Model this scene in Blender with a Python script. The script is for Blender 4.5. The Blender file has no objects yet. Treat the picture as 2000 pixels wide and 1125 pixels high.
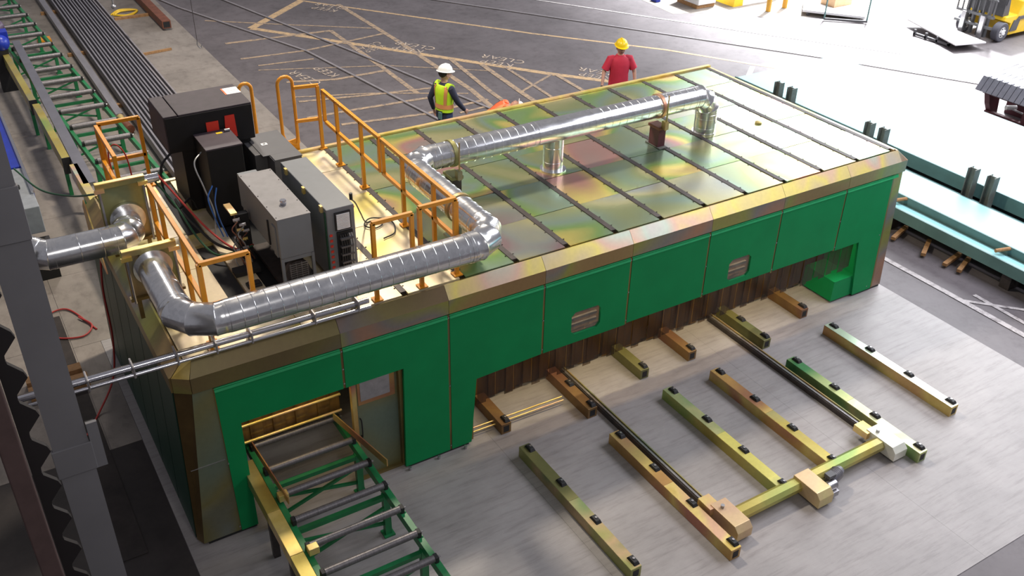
import bpy, bmesh, math, random
from mathutils import Vector, Matrix
S = bpy.context.scene
COL = S.collection
R_ = random.Random(7)
V = Vector

# ---------------------------------------------------------------- camera
F = 1869.93
cd = bpy.data.cameras.new('camera'); cam = bpy.data.objects.new('camera', cd); COL.objects.link(cam)
cd.sensor_fit = 'HORIZONTAL'; cd.sensor_width = 36.0; cd.lens = F / 2000 * 36.0
cd.clip_start = 0.1; cd.clip_end = 300
right = V((0.85333598, -0.52104788, 0.0180779))
down = V((-0.26439075, -0.46236527, -0.84635447))
fwd = V((0.4493498, 0.71744509, -0.53231316))
m = Matrix((( right.x, -down.x, -fwd.x), (right.y, -down.y, -fwd.y), (right.z, -down.z, -fwd.z)))
cam.matrix_world = Matrix.Translation(V((-1.0312, -7.5120, 7.57))) @ m.to_4x4()
S.camera = cam

# ---------------------------------------------------------------- light and exposure
S.view_settings.view_transform = 'Standard'; S.view_settings.look = 'None'
S.view_settings.gamma = 1.0; S.view_settings.exposure = 0.0
S.view_settings.use_curve_mapping = False
W = bpy.data.worlds.new('shop_air'); S.world = W; W.use_nodes = True
bg = W.node_tree.nodes['Background']
bg.inputs['Color'].default_value = (0.92, 0.90, 1.0, 1); bg.inputs['Strength'].default_value = 0.24

def lamp(name, kind, loc, energy, color, target=None, **kw):
    d = bpy.data.lights.new(name, kind); d.energy = energy; d.color = color
    for k, v in kw.items(): setattr(d, k, v)
    o = bpy.data.objects.new(name, d); COL.objects.link(o); o.location = loc
    if target is not None:
        o.rotation_euler = (V(target) - V(loc)).to_track_quat('-Z', 'Y').to_euler()
    return o
# daylight over the open yard at the far right, and the sunlit ground beyond the hall
lamp('yard_daylight', 'AREA', (32.5, 9.5, 10.0), 15500, (0.95, 0.97, 1.0), (32.5, 9.5, 0), shape='RECTANGLE', size=22, size_y=19)
lamp('yard_sunlight', 'SPOT', (36.0, 20.0, 30.0), 300000, (0.95, 0.97, 1.0), (33.0, 12.5, 0), spot_size=math.radians(62), spot_blend=0.40, shadow_soft_size=1.5)
lamp('apron_fill', 'AREA', (14.0, -3.5, 9.6), 1500, (0.90, 0.90, 1.0), (14.0, -3.5, 0), shape='RECTANGLE', size=6, size_y=10)  # added fill, brightens the right of the apron and the girders
# high bay lamps of the hall, then an added fill lamp
lamp('bay_or_fill_lamp', 'AREA', (4.6, 5.2, 9.3), 820, (1.0, 0.88, 0.72), (3.2, 3.4, 2), shape='DISK', size=0.9)
lamp('bay_or_fill_lamp', 'AREA', (3.0, 14.0, 9.3), 560, (1.0, 0.92, 0.84), (3.0, 14, 0), shape='DISK', size=1.2)
lamp('bay_or_fill_lamp', 'AREA', (1.2, -8.5, 9.3), 130, (1.0, 0.95, 0.92), (0.5, -1, 1), shape='DISK', size=1.2)  # added fill behind the camera for the column and front panels
# lamp strip inside the enclosure, behind the front panels
lamp('enclosure_lamp', 'AREA', (6.4, 0.36, 1.80), 62, (1.0, 0.80, 0.48), (6.4, 0.2, 0), shape='RECTANGLE', size=6.0, size_y=0.06)
lamp('enclosure_lamp', 'AREA', (1.15, 0.22, 1.80), 6, (1.0, 0.78, 0.42), (1.15, 0.6, 0), shape='RECTANGLE', size=1.0, size_y=0.06)

# ---------------------------------------------------------------- materials
def newmat(name):
    mt = bpy.data.materials.new(name); mt.use_nodes = True
    nt = mt.node_tree; b = nt.nodes['Principled BSDF']
    return mt, nt, b
def N(nt, t, **kw):
    n = nt.nodes.new(t)
    for k, v in kw.items():
        if k in n.inputs: n.inputs[k].default_value = v
        else: setattr(n, k, v)
    return n
def ramp(nt, fac, stops, interp='LINEAR'):
    r = nt.nodes.new('ShaderNodeValToRGB'); r.color_ramp.interpolation = interp
    el = r.color_ramp.elements
    while len(el) < len(stops): el.new(0.5)
    for e, (p, c) in zip(el, stops): e.position = p; e.color = (*c, 1)
    nt.links.new(fac, r.inputs['Fac']); return r
def coords(nt, scale=(1, 1, 1), rnd=True):
    tc = N(nt, 'ShaderNodeTexCoord'); mp = N(nt, 'ShaderNodeMapping'); mp.inputs['Scale'].default_value = scale
    nt.links.new(tc.outputs['Object'], mp.inputs['Vector'])
    if rnd:
        oi = N(nt, 'ShaderNodeObjectInfo'); mul = N(nt, 'ShaderNodeMath', operation='MULTIPLY'); mul.inputs[1].default_value = 40
        nt.links.new(oi.outputs['Random'], mul.inputs[0]); nt.links.new(mul.outputs[0], mp.inputs['Location'])
    return mp.outputs['Vector']
def simple(name, color, rough=0.5, metal=0.0, var=0.12, scale=8, bump=0.0, spec=0.5, streak=(1, 1, 1)):
    mt, nt, b = newmat(name)
    v = coords(nt, streak)
    n = N(nt, 'ShaderNodeTexNoise', Scale=scale, Detail=5.0, Roughness=0.6); nt.links.new(v, n.inputs['Vector'])
    lo = tuple(c * (1 - var) for c in color); hi = tuple(min(1, c * (1 + var)) for c in color)
    r = ramp(nt, n.outputs['Fac'], [(0.3, lo), (0.7, hi)]); nt.links.new(r.outputs['Color'], b.inputs['Base Color'])
    b.inputs['Roughness'].default_value = rough; b.inputs['Metallic'].default_value = metal
    b.inputs['Specular IOR Level'].default_value = spec
    if bump:
        n2 = N(nt, 'ShaderNodeTexNoise', Scale=scale * 6, Detail=3.0); nt.links.new(v, n2.inputs['Vector'])
        bp = N(nt, 'ShaderNodeBump', Strength=bump, Distance=0.01); nt.links.new(n2.outputs['Fac'], bp.inputs['Height'])
        nt.links.new(bp.outputs['Normal'], b.inputs['Normal'])
    return mt
def zinc(name, stops, scale=0.9, rough=0.36, metal=0.72, bump=0.05):
    """yellow-chromate plated sheet: soft patches of olive, straw, pink and green"""
    mt, nt, b = newmat(name)
    v = coords(nt)
    n = N(nt, 'ShaderNodeTexNoise', Scale=scale, Detail=1.6, Roughness=0.45, Distortion=0.5); nt.links.new(v, n.inputs['Vector'])
    r = ramp(nt, n.outputs['Fac'], stops)
    f = N(nt, 'ShaderNodeTexNoise', Scale=22.0, Detail=4.0); nt.links.new(v, f.inputs['Vector'])
    hs = N(nt, 'ShaderNodeHueSaturation', Saturation=1.0); 
    mr = N(nt, 'ShaderNodeMapRange'); mr.inputs['To Min'].default_value = 0.88; mr.inputs['To Max'].default_value = 1.1
    nt.links.new(f.outputs['Fac'], mr.inputs['Value']); nt.links.new(mr.outputs[0], hs.inputs['Value'])
    nt.links.new(r.outputs['Color'], hs.inputs['Color']); nt.links.new(hs.outputs['Color'], b.inputs['Base Color'])
    b.inputs['Metallic'].default_value = metal; b.inputs['Roughness'].default_value = rough
    if bump:
        bp = N(nt, 'ShaderNodeBump', Strength=bump, Distance=0.02); nt.links.new(n.outputs['Fac'], bp.inputs['Height'])
        nt.links.new(bp.outputs['Normal'], b.inputs['Normal'])
    return mt
STRAW = (0.52, 0.49, 0.25); OLIVE = (0.33, 0.37, 0.17); GREEN = (0.26, 0.42, 0.13); PINK = (0.56, 0.30, 0.26); GREY = (0.34, 0.36, 0.32); YEL = (0.72, 0.60, 0.17); BRN = (0.30, 0.19, 0.09); TEALG = (0.28, 0.38, 0.29); PURP = (0.34, 0.24, 0.24)
M = {}
M['roof'] = zinc('chromate_roof', [(0.28, PURP), (0.34, GREY), (0.41, STRAW), (0.46, OLIVE), (0.52, TEALG), (0.57, GREEN), (0.61, YEL), (0.66, PINK), (0.72, GREY)], 0.55, 0.27, 0.74)
M['roofwarm'] = zinc('chromate_roof_pale', [(0.25, (0.6, 0.5, 0.36)), (0.42, (0.75, 0.66, 0.42)), (0.52, (0.8, 0.68, 0.5)), (0.62, YEL), (0.75, (0.78, 0.52, 0.44))], 0.9, 0.45, 0.35)
M['fascia'] = zinc('chromate_fascia', [(0.25, BRN), (0.40, (0.34, 0.24, 0.10)), (0.50, (0.30, 0.30, 0.08)), (0.58, (0.24, 0.22, 0.20)), (0.66, (0.42, 0.22, 0.13)), (0.8, OLIVE)], 0.7, 0.42, 0.55)
M['fascia_brown_shaded'] = zinc('chromate_fascia_brown_shaded', [(0.25, (0.15, 0.10, 0.05)), (0.45, (0.17, 0.14, 0.05)), (0.55, (0.14, 0.12, 0.11)), (0.7, (0.24, 0.13, 0.08))], 0.7, 0.45, 0.4)  # browner left sheets; their weaker reflection is also put into the colour
M['chamfer'] = zinc('chromate_chamfer', [(0.25, (0.5, 0.46, 0.42)), (0.40, (0.62, 0.50, 0.24)), (0.48, YEL), (0.56, (0.66, 0.44, 0.32)), (0.66, (0.50, 0.56, 0.44)), (0.8, (0.6, 0.44, 0.44))], 1.1, 0.40, 0.6)
M['corner'] = zinc('chromate_corner', [(0.25, (0.13, 0.19, 0.16)), (0.45, (0.16, 0.2, 0.14)), (0.6, (0.2, 0.18, 0.07)), (0.75, (0.19, 0.22, 0.21))], 0.9, 0.42, 0.4)
M['beam_olive'] = zinc('chromate_beam_olive', [(0.3, (0.20, 0.24, 0.07)), (0.45, (0.34, 0.34, 0.12)), (0.55, (0.5, 0.36, 0.2)), (0.7, (0.16, 0.24, 0.10))], 1.3, 0.4, 0.55)
M['beam_rust'] = zinc('chromate_beam_copper', [(0.3, (0.36, 0.16, 0.09)), (0.45, (0.50, 0.30, 0.10)), (0.55, (0.62, 0.48, 0.16)), (0.7, (0.46, 0.20, 0.14))], 1.0, 0.4, 0.55)
M['beam_gold'] = zinc('chromate_beam_gold', [(0.3, (0.30, 0.42, 0.12)), (0.45, (0.54, 0.46, 0.13)), (0.55, (0.48, 0.38, 0.09)), (0.7, (0.40, 0.36, 0.16))], 1.0, 0.38, 0.55)
M['beam_green'] = zinc('chromate_beam_green', [(0.3, (0.08, 0.26, 0.10)), (0.45, (0.30, 0.42, 0.16)), (0.55, (0.56, 0.54, 0.26)), (0.7, (0.12, 0.36, 0.18))], 1.0, 0.36, 0.55)
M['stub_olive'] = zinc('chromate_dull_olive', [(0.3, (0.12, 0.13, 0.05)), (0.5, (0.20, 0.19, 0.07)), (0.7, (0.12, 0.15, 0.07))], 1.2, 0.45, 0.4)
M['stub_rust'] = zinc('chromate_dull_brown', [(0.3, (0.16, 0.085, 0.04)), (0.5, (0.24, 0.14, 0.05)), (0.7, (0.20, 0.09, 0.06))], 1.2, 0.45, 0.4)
M['top_yellow'] = zinc('chromate_top_yellow', [(0.3, (0.62, 0.54, 0.12)), (0.5, (0.74, 0.68, 0.20)), (0.7, (0.5, 0.5, 0.2))], 1.2, 0.33, 0.55)
M['top_straw'] = zinc('chromate_top_straw', [(0.3, (0.56, 0.54, 0.3)), (0.5, (0.70, 0.68, 0.42)), (0.7, (0.42, 0.5, 0.26))], 2.5, 0.33, 0.5)
M['top_pale'] = zinc('chromate_top_pale', [(0.3, (0.86, 0.84, 0.66)), (0.5, (0.92, 0.9, 0.78)), (0.7, (0.8, 0.82, 0.7))], 1.2, 0.3, 0.35)
M['top_green'] = zinc('chromate_top_green', [(0.3, (0.3, 0.5, 0.36)), (0.5, (0.62, 0.72, 0.52)), (0.7, (0.4, 0.54, 0.42))], 1.2, 0.3, 0.5)
M['top_pink'] = zinc('chromate_pale_pink', [(0.3, (0.60, 0.40, 0.26)), (0.5, (0.68, 0.50, 0.27)), (0.7, (0.62, 0.56, 0.24))], 2.0, 0.38, 0.4)
M['plate'] = zinc('chromate_plate', [(0.3, (0.20, 0.24, 0.14)), (0.45, (0.34, 0.32, 0.12)), (0.55, (0.46, 0.32, 0.14)), (0.7, (0.22, 0.28, 0.22))], 1.6, 0.4, 0.5)
M['gold'] = zinc('chromate_gold', [(0.3, (0.70, 0.50, 0.12)), (0.5, (0.85, 0.66, 0.24)), (0.7, (0.78, 0.48, 0.30))], 3, 0.35, 0.6)
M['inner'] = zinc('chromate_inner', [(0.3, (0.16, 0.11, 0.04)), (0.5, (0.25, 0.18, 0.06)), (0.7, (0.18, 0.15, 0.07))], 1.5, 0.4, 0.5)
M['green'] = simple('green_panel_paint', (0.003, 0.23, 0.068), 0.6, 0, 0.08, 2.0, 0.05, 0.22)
M['greenframe'] = simple('green_frame_paint', (0.012, 0.17, 0.055), 0.42, 0, 0.15, 6)
M['orange'] = simple('orange_rail_paint', (0.64, 0.255, 0.012), 0.4, 0, 0.08, 6)
M['blackstrip'] = simple('dark_seam_steel', (0.055, 0.045, 0.042), 0.5, 0.3, 0.3, 10)
M['black'] = simple('black_cabinet_paint', (0.006, 0.006, 0.007), 0.55, 0, 0.2, 10, 0, 0.35)
M['blacktop'] = simple('dark_cabinet_top', (0.040, 0.031, 0.037), 0.6, 0, 0.2, 10, 0, 0.35)
M['grey'] = simple('grey_cabinet_paint', (0.16, 0.17, 0.18), 0.45, 0, 0.06, 5)
M['greydark'] = simple('dark_grey_cabinet_paint', (0.085, 0.085, 0.09), 0.5, 0, 0.06, 5)
M['white'] = simple('white_paint', (0.8, 0.8, 0.8), 0.5, 0, 0.04)
M['red'] = simple('red_decal', (0.62, 0.03, 0.015), 0.5, 0, 0.05)
M['yellow'] = simple('yellow_paint', (0.85, 0.55, 0.02), 0.4, 0, 0.06)
M['steel'] = simple('steel', (0.42, 0.41, 0.42), 0.35, 0.85, 0.15, 12)
M['roller'] = simple('roller_steel', (0.17, 0.16, 0.165), 0.42, 0.55, 0.25, 14, 0.1, 0.5, (6, 1, 1))
M['chrome'] = simple('bright_conduit', (0.62, 0.62, 0.66), 0.18, 0.95, 0.06)
M['rubber'] = simple('black_rubber', (0.012, 0.012, 0.013), 0.6, 0, 0.2)
M['hose_black'] = M['rubber']
M['hose_red'] = simple('red_hose', (0.40, 0.035, 0.03), 0.5)
M['hose_green'] = simple('green_hose', (0.01, 0.07, 0.03), 0.5)
M['hose_blue'] = simple('blue_hose', (0.02, 0.12, 0.42), 0.4)
M['hose_clear'] = simple('grey_braided_hose', (0.35, 0.36, 0.36), 0.4, 0.4)
M['tube'] = simple('mill_tube_steel', (0.24, 0.23, 0.25), 0.45, 0.3, 0.2, 5, 0, 0.5, (1, .2, 1))
M['railhead'] = simple('rail_head_steel', (0.26, 0.24, 0.25), 0.5, 0.1, 0.15, 6)
M['flat'] = simple('grey_flat_steel', (0.19, 0.19, 0.22), 0.42, 0.5, 0.1, 3)
M['rust'] = simple('red_oxide_steel', (0.16, 0.055, 0.03), 0.6, 0, 0.25, 8)
M['maroon'] = simple('maroon_steel', (0.085, 0.018, 0.025), 0.6, 0, 0.25, 6)
M['wood'] = simple('rough_timber', (0.36, 0.20, 0.09), 0.8, 0, 0.3, 14, 0.2, 0.3, (1, 6, 1))
M['plyboard'] = simple('pale_board', (0.30, 0.24, 0.16), 0.8, 0, 0.2, 6)
M['blue'] = simple('blue_machine_paint', (0.012, 0.035, 0.36), 0.35, 0, 0.15, 4)
M['teal'] = simple('teal_primer', (0.33, 0.68, 0.72), 0.5, 0, 0.06, 3)
M['tealdark'] = simple('teal_primer_flange', (0.10, 0.20, 0.20), 0.55, 0, 0.12, 3)
M['post'] = simple('dull_stake_steel', (0.13, 0.13, 0.115), 0.6, 0.2, 0.2, 10)
M['deck'] = simple('grey_deck_sheet', (0.16, 0.16, 0.19), 0.45, 0.3, 0.1)
M['column'] = simple('grey_column_paint', (0.19, 0.186, 0.194), 0.6, 0, 0.06, 2)
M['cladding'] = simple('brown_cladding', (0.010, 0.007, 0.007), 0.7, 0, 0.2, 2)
M['trench'] = simple('dark_trench', (0.03, 0.024, 0.022), 0.9, 0, 0.4, 4)
M['skin'] = simple('skin', (0.55, 0.30, 0.22), 0.55, 0, 0.06)
M['hair'] = simple('dark_hair', (0.03, 0.018, 0.012), 0.7, 0, 0.2)
M['hivis'] = simple('hi_vis_yellow', (0.55, 0.80, 0.02), 0.6, 0, 0.05)
M['hivis_orange'] = simple('hi_vis_orange', (0.85, 0.16, 0.05), 0.6, 0, 0.05)
M['tape'] = simple('orange_tape', (0.70, 0.28, 0.10), 0.5, 0, 0.05)
M['navy'] = simple('navy_cloth', (0.022, 0.024, 0.05), 0.8, 0, 0.1)
M['jeans'] = simple('blue_denim', (0.03, 0.05, 0.13), 0.8, 0, 0.2, 20)
M['blackcloth'] = simple('black_cloth', (0.012, 0.010, 0.012), 0.85, 0, 0.2)
M['redshirt'] = simple('red_cotton', (0.52, 0.02, 0.05), 0.75, 0, 0.08)
M['glove'] = simple('dark_glove', (0.06, 0.06, 0.06), 0.8, 0, 0.2)
M['helmet_white'] = simple('white_helmet_shell', (0.85, 0.85, 0.83), 0.3, 0, 0.02)
M['helmet_yellow'] = simple('yellow_helmet_shell', (0.90, 0.62, 0.01), 0.3, 0, 0.02)
M['boots'] = simple('brown_boots', (0.08, 0.05, 0.03), 0.7)

def mat_duct():
    mt, nt, b = newmat('galvanised_duct')
    v = coords(nt, (1, 1, 1))
    vo = N(nt, 'ShaderNodeTexVoronoi', Scale=26.0); nt.links.new(v, vo.inputs['Vector'])
    r = ramp(nt, vo.outputs['Color'], [(0.0, (0.66, 0.67, 0.68)), (1.0, (0.80, 0.81, 0.82))])
    nt.links.new(r.outputs['Color'], b.inputs['Base Color'])
    n = N(nt, 'ShaderNodeTexNoise', Scale=5.0, Detail=4.0); nt.links.new(v, n.inputs['Vector'])
    rr = ramp(nt, n.outputs['Fac'], [(0.3, (0.15,) * 3), (0.75, (0.27,) * 3)]); nt.links.new(rr.outputs['Color'], b.inputs['Roughness'])
    b.inputs['Metallic'].default_value = 0.93
    bp = N(nt, 'ShaderNodeBump', Strength=0.03, Distance=0.01); nt.links.new(n.outputs['Fac'], bp.inputs['Height'])
    nt.links.new(bp.outputs['Normal'], b.inputs['Normal'])
    return mt
M['duct'] = mat_duct()

def mat_concrete(name, base, streak, stain=0.5, rough=0.75):
    mt, nt, b = newmat(name)
    v = coords(nt, (1, 1, 1), False)
    v2 = coords(nt, streak, False)
    big = N(nt, 'ShaderNodeTexNoise', Scale=0.8, Detail=6.0, Roughness=0.65); nt.links.new(v, big.inputs['Vector'])
    st = N(nt, 'ShaderNodeTexNoise', Scale=5.0, Detail=5.0, Roughness=0.7); nt.links.new(v2, st.inputs['Vector'])
    r1 = ramp(nt, big.outputs['Fac'], [(0.3, tuple(c * (1 - stain) for c in base)), (0.55, base), (0.8, tuple(min(1, c * 1.2) for c in base))])
    r2 = ramp(nt, st.outputs['Fac'], [(0.3, (0.72, 0.70, 0.70)), (0.5, (0.95, 0.94, 0.94)), (0.7, (1, 1, 1))])
    mx = N(nt, 'ShaderNodeMix', data_type='RGBA', blend_type='MULTIPLY'); mx.inputs['Factor'].default_value = 1.0
    nt.links.new(r1.outputs['Color'], mx.inputs['A']); nt.links.new(r2.outputs['Color'], mx.inputs['B'])
    nt.links.new(mx.outputs['Result'], b.inputs['Base Color'])
    b.inputs['Roughness'].default_value = rough
    bp = N(nt, 'ShaderNodeBump', Strength=0.12, Distance=0.01); nt.links.new(st.outputs['Fac'], bp.inputs['Height'])
    nt.links.new(bp.outputs['Normal'], b.inputs['Normal'])
    return mt
M['apron'] = mat_concrete('broomed_concrete', (0.33, 0.31, 0.30), (0.35, 3.0, 1), 0.25, 0.5)
M['slab'] = mat_concrete('old_concrete', (0.27, 0.24, 0.21), (1, 0.6, 1), 0.3)
M['asphalt'] = mat_concrete('asphalt', (0.135, 0.120, 0.125), (1.0, 1.0, 1), 0.25, 0.6)
M['pit_dark'] = mat_concrete('pit_dark_concrete', (0.035, 0.028, 0.026), (1, 1, 1), 0.6)  # near black: the dark of the pit at left is put into the colour

def mat_paintline(name, col, worn):
    mt, nt, b = newmat(name)
    v = coords(nt, (1, 1, 1), False)
    n = N(nt, 'ShaderNodeTexNoise', Scale=9.0, Detail=6.0, Roughness=0.75); nt.links.new(v, n.inputs['Vector'])
    r = ramp(nt, n.outputs['Fac'], [(worn - 0.12, (0.15, 0.13, 0.13)), (worn + 0.1, col)])
    nt.links.new(r.outputs['Color'], b.inputs['Base Color']); b.inputs['Roughness'].default_value = 0.7
    return mt
M['lineyellow'] = mat_paintline('worn_yellow_paint', (0.42, 0.30, 0.19), 0.47)
M['lineyellow_strong'] = mat_paintline('worn_yellow_paint_strong', (0.54, 0.37, 0.20), 0.42)
M['linewhite'] = mat_paintline('worn_white_paint', (0.48, 0.45, 0.44), 0.44)
M['lettering'] = mat_paintline('worn_stencil_paint', (0.52, 0.42, 0.33), 0.45)

def mat_strip():
    mt, nt, b = newmat('amber_strip_curtain')
    v = coords(nt, (4, 1, 0.6))
    n = N(nt, 'ShaderNodeTexNoise', Scale=3.0, Detail=3.0); nt.links.new(v, n.inputs['Vector'])
    r = ramp(nt, n.outputs['Fac'], [(0.3, (0.12, 0.060, 0.016)), (0.7, (0.24, 0.135, 0.036))])
    nt.links.new(r.outputs['Color'], b.inputs['Base Color']); b.inputs['Roughness'].default_value = 0.22
    return mt
M['strip'] = mat_strip()
def mat_smoked():
    mt, nt, b = newmat('smoked_clear_strip')
    out = [n for n in nt.nodes if n.type == 'OUTPUT_MATERIAL'][0]
    b.inputs['Base Color'].default_value = (0.05, 0.04, 0.035, 1); b.inputs['Roughness'].default_value = 0.2
    tr_n = N(nt, 'ShaderNodeBsdfTransparent'); tr_n.inputs['Color'].default_value = (0.80, 0.72, 0.62, 1)
    mx = N(nt, 'ShaderNodeMixShader'); n = N(nt, 'ShaderNodeTexNoise', Scale=3.0)
    r = ramp(nt, n.outputs['Fac'], [(0.3, (0.22,) * 3), (0.7, (0.40,) * 3)])
    nt.links.new(r.outputs['Color'], mx.inputs['Fac']); nt.links.new(tr_n.outputs[0], mx.inputs[1]); nt.links.new(b.outputs[0], mx.inputs[2])
    nt.links.new(mx.outputs[0], out.inputs['Surface'])
    return mt
M['smoked'] = mat_smoked()
def mat_glass():
    mt, nt, b = newmat('window_pane_tinted')
    b.inputs['Base Color'].default_value = (0.75, 0.7, 0.65, 1); b.inputs['Transmission Weight'].default_value = 0.9
    b.inputs['Roughness'].default_value = 0.05; b.inputs['IOR'].default_value = 1.1
    n = N(nt, 'ShaderNodeTexNoise', Scale=2.0); r = ramp(nt, n.outputs['Fac'], [(0.3, (0.7, 0.66, 0.6)), (0.7, (0.85, 0.8, 0.75))])
    nt.links.new(r.outputs['Color'], b.inputs['Base Color'])
    return mt
M['glass'] = mat_glass()

# ---------------------------------------------------------------- builders
def origin_of(o):
    p = V((0, 0, 0))
    while o is not None: p += o.location; o = o.parent
    return p
class MB:
    def __init__(s): s.v = []; s.f = []; s.sm = []
    def quadbox(s, c):
        """eight corners: bottom ring of four then top ring of four"""
        b = len(s.v); s.v += [tuple(p) for p in c]
        for q in ((3, 2, 1, 0), (4, 5, 6, 7), (0, 1, 5, 4), (1, 2, 6, 5), (2, 3, 7, 6), (3, 0, 4, 7)):
            s.f.append([b + i for i in q]); s.sm.append(False)
        return s
    def box(s, x0, x1, y0, y1, z0, z1):
        return s.quadbox([(x0, y0, z0), (x1, y0, z0), (x1, y1, z0), (x0, y1, z0), (x0, y0, z1), (x1, y0, z1), (x1, y1, z1), (x0, y1, z1)])
    def bar(s, p, q, w, h=None, up=(0, 0, 1)):
        h = w if h is None else h
        p = V(p); q = V(q); d = (q - p).normalized(); u = V(up)
        if abs(d.dot(u)) > 0.98: u = V((0, 1, 0))
        a = d.cross(u).normalized(); n = a.cross(d).normalized(); a = a * w / 2; n = n * h / 2
        return s.quadbox([p - a - n, q - a - n, q + a - n, p + a - n, p - a + n, q - a + n, q + a + n, p + a + n])
    def prism(s, pts, ax, a, b):
        """closed polygon in the plane across axis ax, run from a to b"""
        def P(u, w, t): return {0: (t, u, w), 1: (u, t, w), 2: (u, w, t)}[ax]
        n = len(pts); k = len(s.v)
        s.v += [P(u, w, a) for u, w in pts] + [P(u, w, b) for u, w in pts]
        s.f.append([k + i for i in range(n)][::-1]); s.f.append([k + n + i for i in range(n)]); s.sm += [False, False]
        for i in range(n):
            j = (i + 1) % n; s.f.append([k + i, k + j, k + n + j, k + n + i]); s.sm.append(False)
        return s
    def ring(s, c, d, r, n, ref=None):
        d = V(d).normalized(); u = V(ref) if ref else (V((0, 0, 1)) if abs(d.z) < 0.9 else V((1, 0, 0)))
        a = d.cross(u).normalized(); b = a.cross(d).normalized()
        k = len(s.v)
        s.v += [tuple(V(c) + (a * math.cos(t) + b * math.sin(t)) * r) for t in (2 * math.pi * i / n for i in range(n))]
        return k
    def loft(s, ks, n, cap=True, smooth=True):
        for k0, k1 in zip(ks, ks[1:]):
            for i in range(n):
                j = (i + 1) % n; s.f.append([k0 + i, k0 + j, k1 + j, k1 + i]); s.sm.append(smooth)
        if cap:
            s.f.append([ks[0] + i for i in range(n)][::-1]); s.f.append([ks[-1] + i for i in range(n)]); s.sm += [False, False]
        return s
    def cyl(s, p, q, r, n=16, r2=None, cap=True):
        d = V(q) - V(p); k0 = s.ring(p, d, r, n); k1 = s.ring(q, d, r if r2 is None else r2, n)
        return s.loft([k0, k1], n, cap)
    def lathe(s, p, d, prof, n=24, cap=True):
        d = V(d).normalized(); ks = [s.ring(V(p) + d * t, d, r, n) for t, r in prof]
        return s.loft(ks, n, cap)
    def tube(s, pts, r, n=8, cap=True):
        pts = [V(p) for p in pts]; ks = []; ref = None
        for i, p in enumerate(pts):
            d = (pts[min(i + 1, len(pts) - 1)] - pts[max(i - 1, 0)]).normalized()
            if ref is None: ref = V((0, 0, 1)) if abs(d.z) < 0.9 else V((1, 0, 0))
            a = d.cross(ref).normalized(); ref = a.cross(d).normalized()
            ks.append(s.ring(p, d, r, n, ref))
        return s.loft(ks, n, cap)
    def sphere(s, c, r, n=12, m=8, sc=(1, 1, 1)):
        ks = []
        for j in range(1, m):
            t = math.pi * j / m; k = len(s.v)
            s.v += [(c[0] + r * sc[0] * math.sin(t) * math.cos(2 * math.pi * i / n), c[1] + r * sc[1] * math.sin(t) * math.sin(2 * math.pi * i / n), c[2] - r * sc[2] * math.cos(t)) for i in range(n)]
            ks.append(k)
        return s.loft(ks, n, True)
    def build(s, name, mat, parent=None, bevel=0, label=None, cat=None, group=None, kind=None):
        if parent is not None: org = origin_of(parent)
        else:
            xs, ys, zs = zip(*s.v); org = V(((min(xs) + max(xs)) / 2, (min(ys) + max(ys)) / 2, min(zs)))
        me = bpy.data.meshes.new(name)
        me.from_pydata([tuple(V(p) - org) for p in s.v], [], s.f); me.update()
        me.polygons.foreach_set('use_smooth', s.sm)
        if any(s.sm): me.set_sharp_from_angle(angle=math.radians(33))
        if isinstance(mat, str): mat = M[mat]
        me.materials.append(mat)
        o = bpy.data.objects.new(name, me); COL.objects.link(o)
        if parent is not None: o.parent = parent
        else: o.location = org
        if bevel:
            b = o.modifiers.new('bevel', 'BEVEL'); b.width = bevel; b.segments = 2; b.limit_method = 'ANGLE'
        tag(o, label, cat, group, kind)
        return o
def tag(o, label=None, cat=None, group=None, kind=None):
    if label: o['label'] = label
    if cat: o['category'] = cat
    if group: o['group'] = group
    if kind: o['kind'] = kind
    return o
def thing(name, label, cat, loc, group=None):
    o = bpy.data.objects.new(name, None); COL.objects.link(o); o.location = loc; o.empty_display_size = 0.2
    return tag(o, label, cat, group)
def bez(pts, n=8):
    """smooth curve through points (Catmull-Rom)"""
    P = [V(p) for p in pts]; P = [P[0] * 2 - P[1]] + P + [P[-1] * 2 - P[-2]]; out = []
    for i in range(1, len(P) - 2):
        a, b, c, d = P[i - 1:i + 3]
        for k in range(n):
            t = k / n
            out.append(0.5 * ((2 * b) + (c - a) * t + (2 * a - 5 * b + 4 * c - d) * t * t + (3 * b - a - 3 * c + d) * t ** 3))
    out.append(P[-2]); return out
def text(txt, size, mat, parent, mw, depth=0.0015, name='lettering', spacing=1.1):
    cu = bpy.data.curves.new('txt', 'FONT'); cu.body = txt; cu.size = size; cu.extrude = 0.0004; cu.align_x = 'CENTER'; cu.align_y = 'CENTER'; cu.space_character = spacing; cu.resolution_u = 3
    t = bpy.data.objects.new('txt', cu); COL.objects.link(t)
    dg = bpy.context.evaluated_depsgraph_get(); me = bpy.data.meshes.new_from_object(t.evaluated_get(dg))
    bpy.data.objects.remove(t); me.transform(mw); me.transform(Matrix.Translation(-origin_of(parent)))
    me.materials.clear(); me.materials.append(M[mat])
    o = bpy.data.objects.new(name, me); COL.objects.link(o); o.parent = parent
    return o

# ================================================================ SETTING
floor = MB().box(-14, 50, -14, 50, -0.32, -0.006).build('floor', 'asphalt', kind='structure')
ap = thing('floor', None, None, (5, -2, 0)); ap['kind'] = 'structure'
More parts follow.
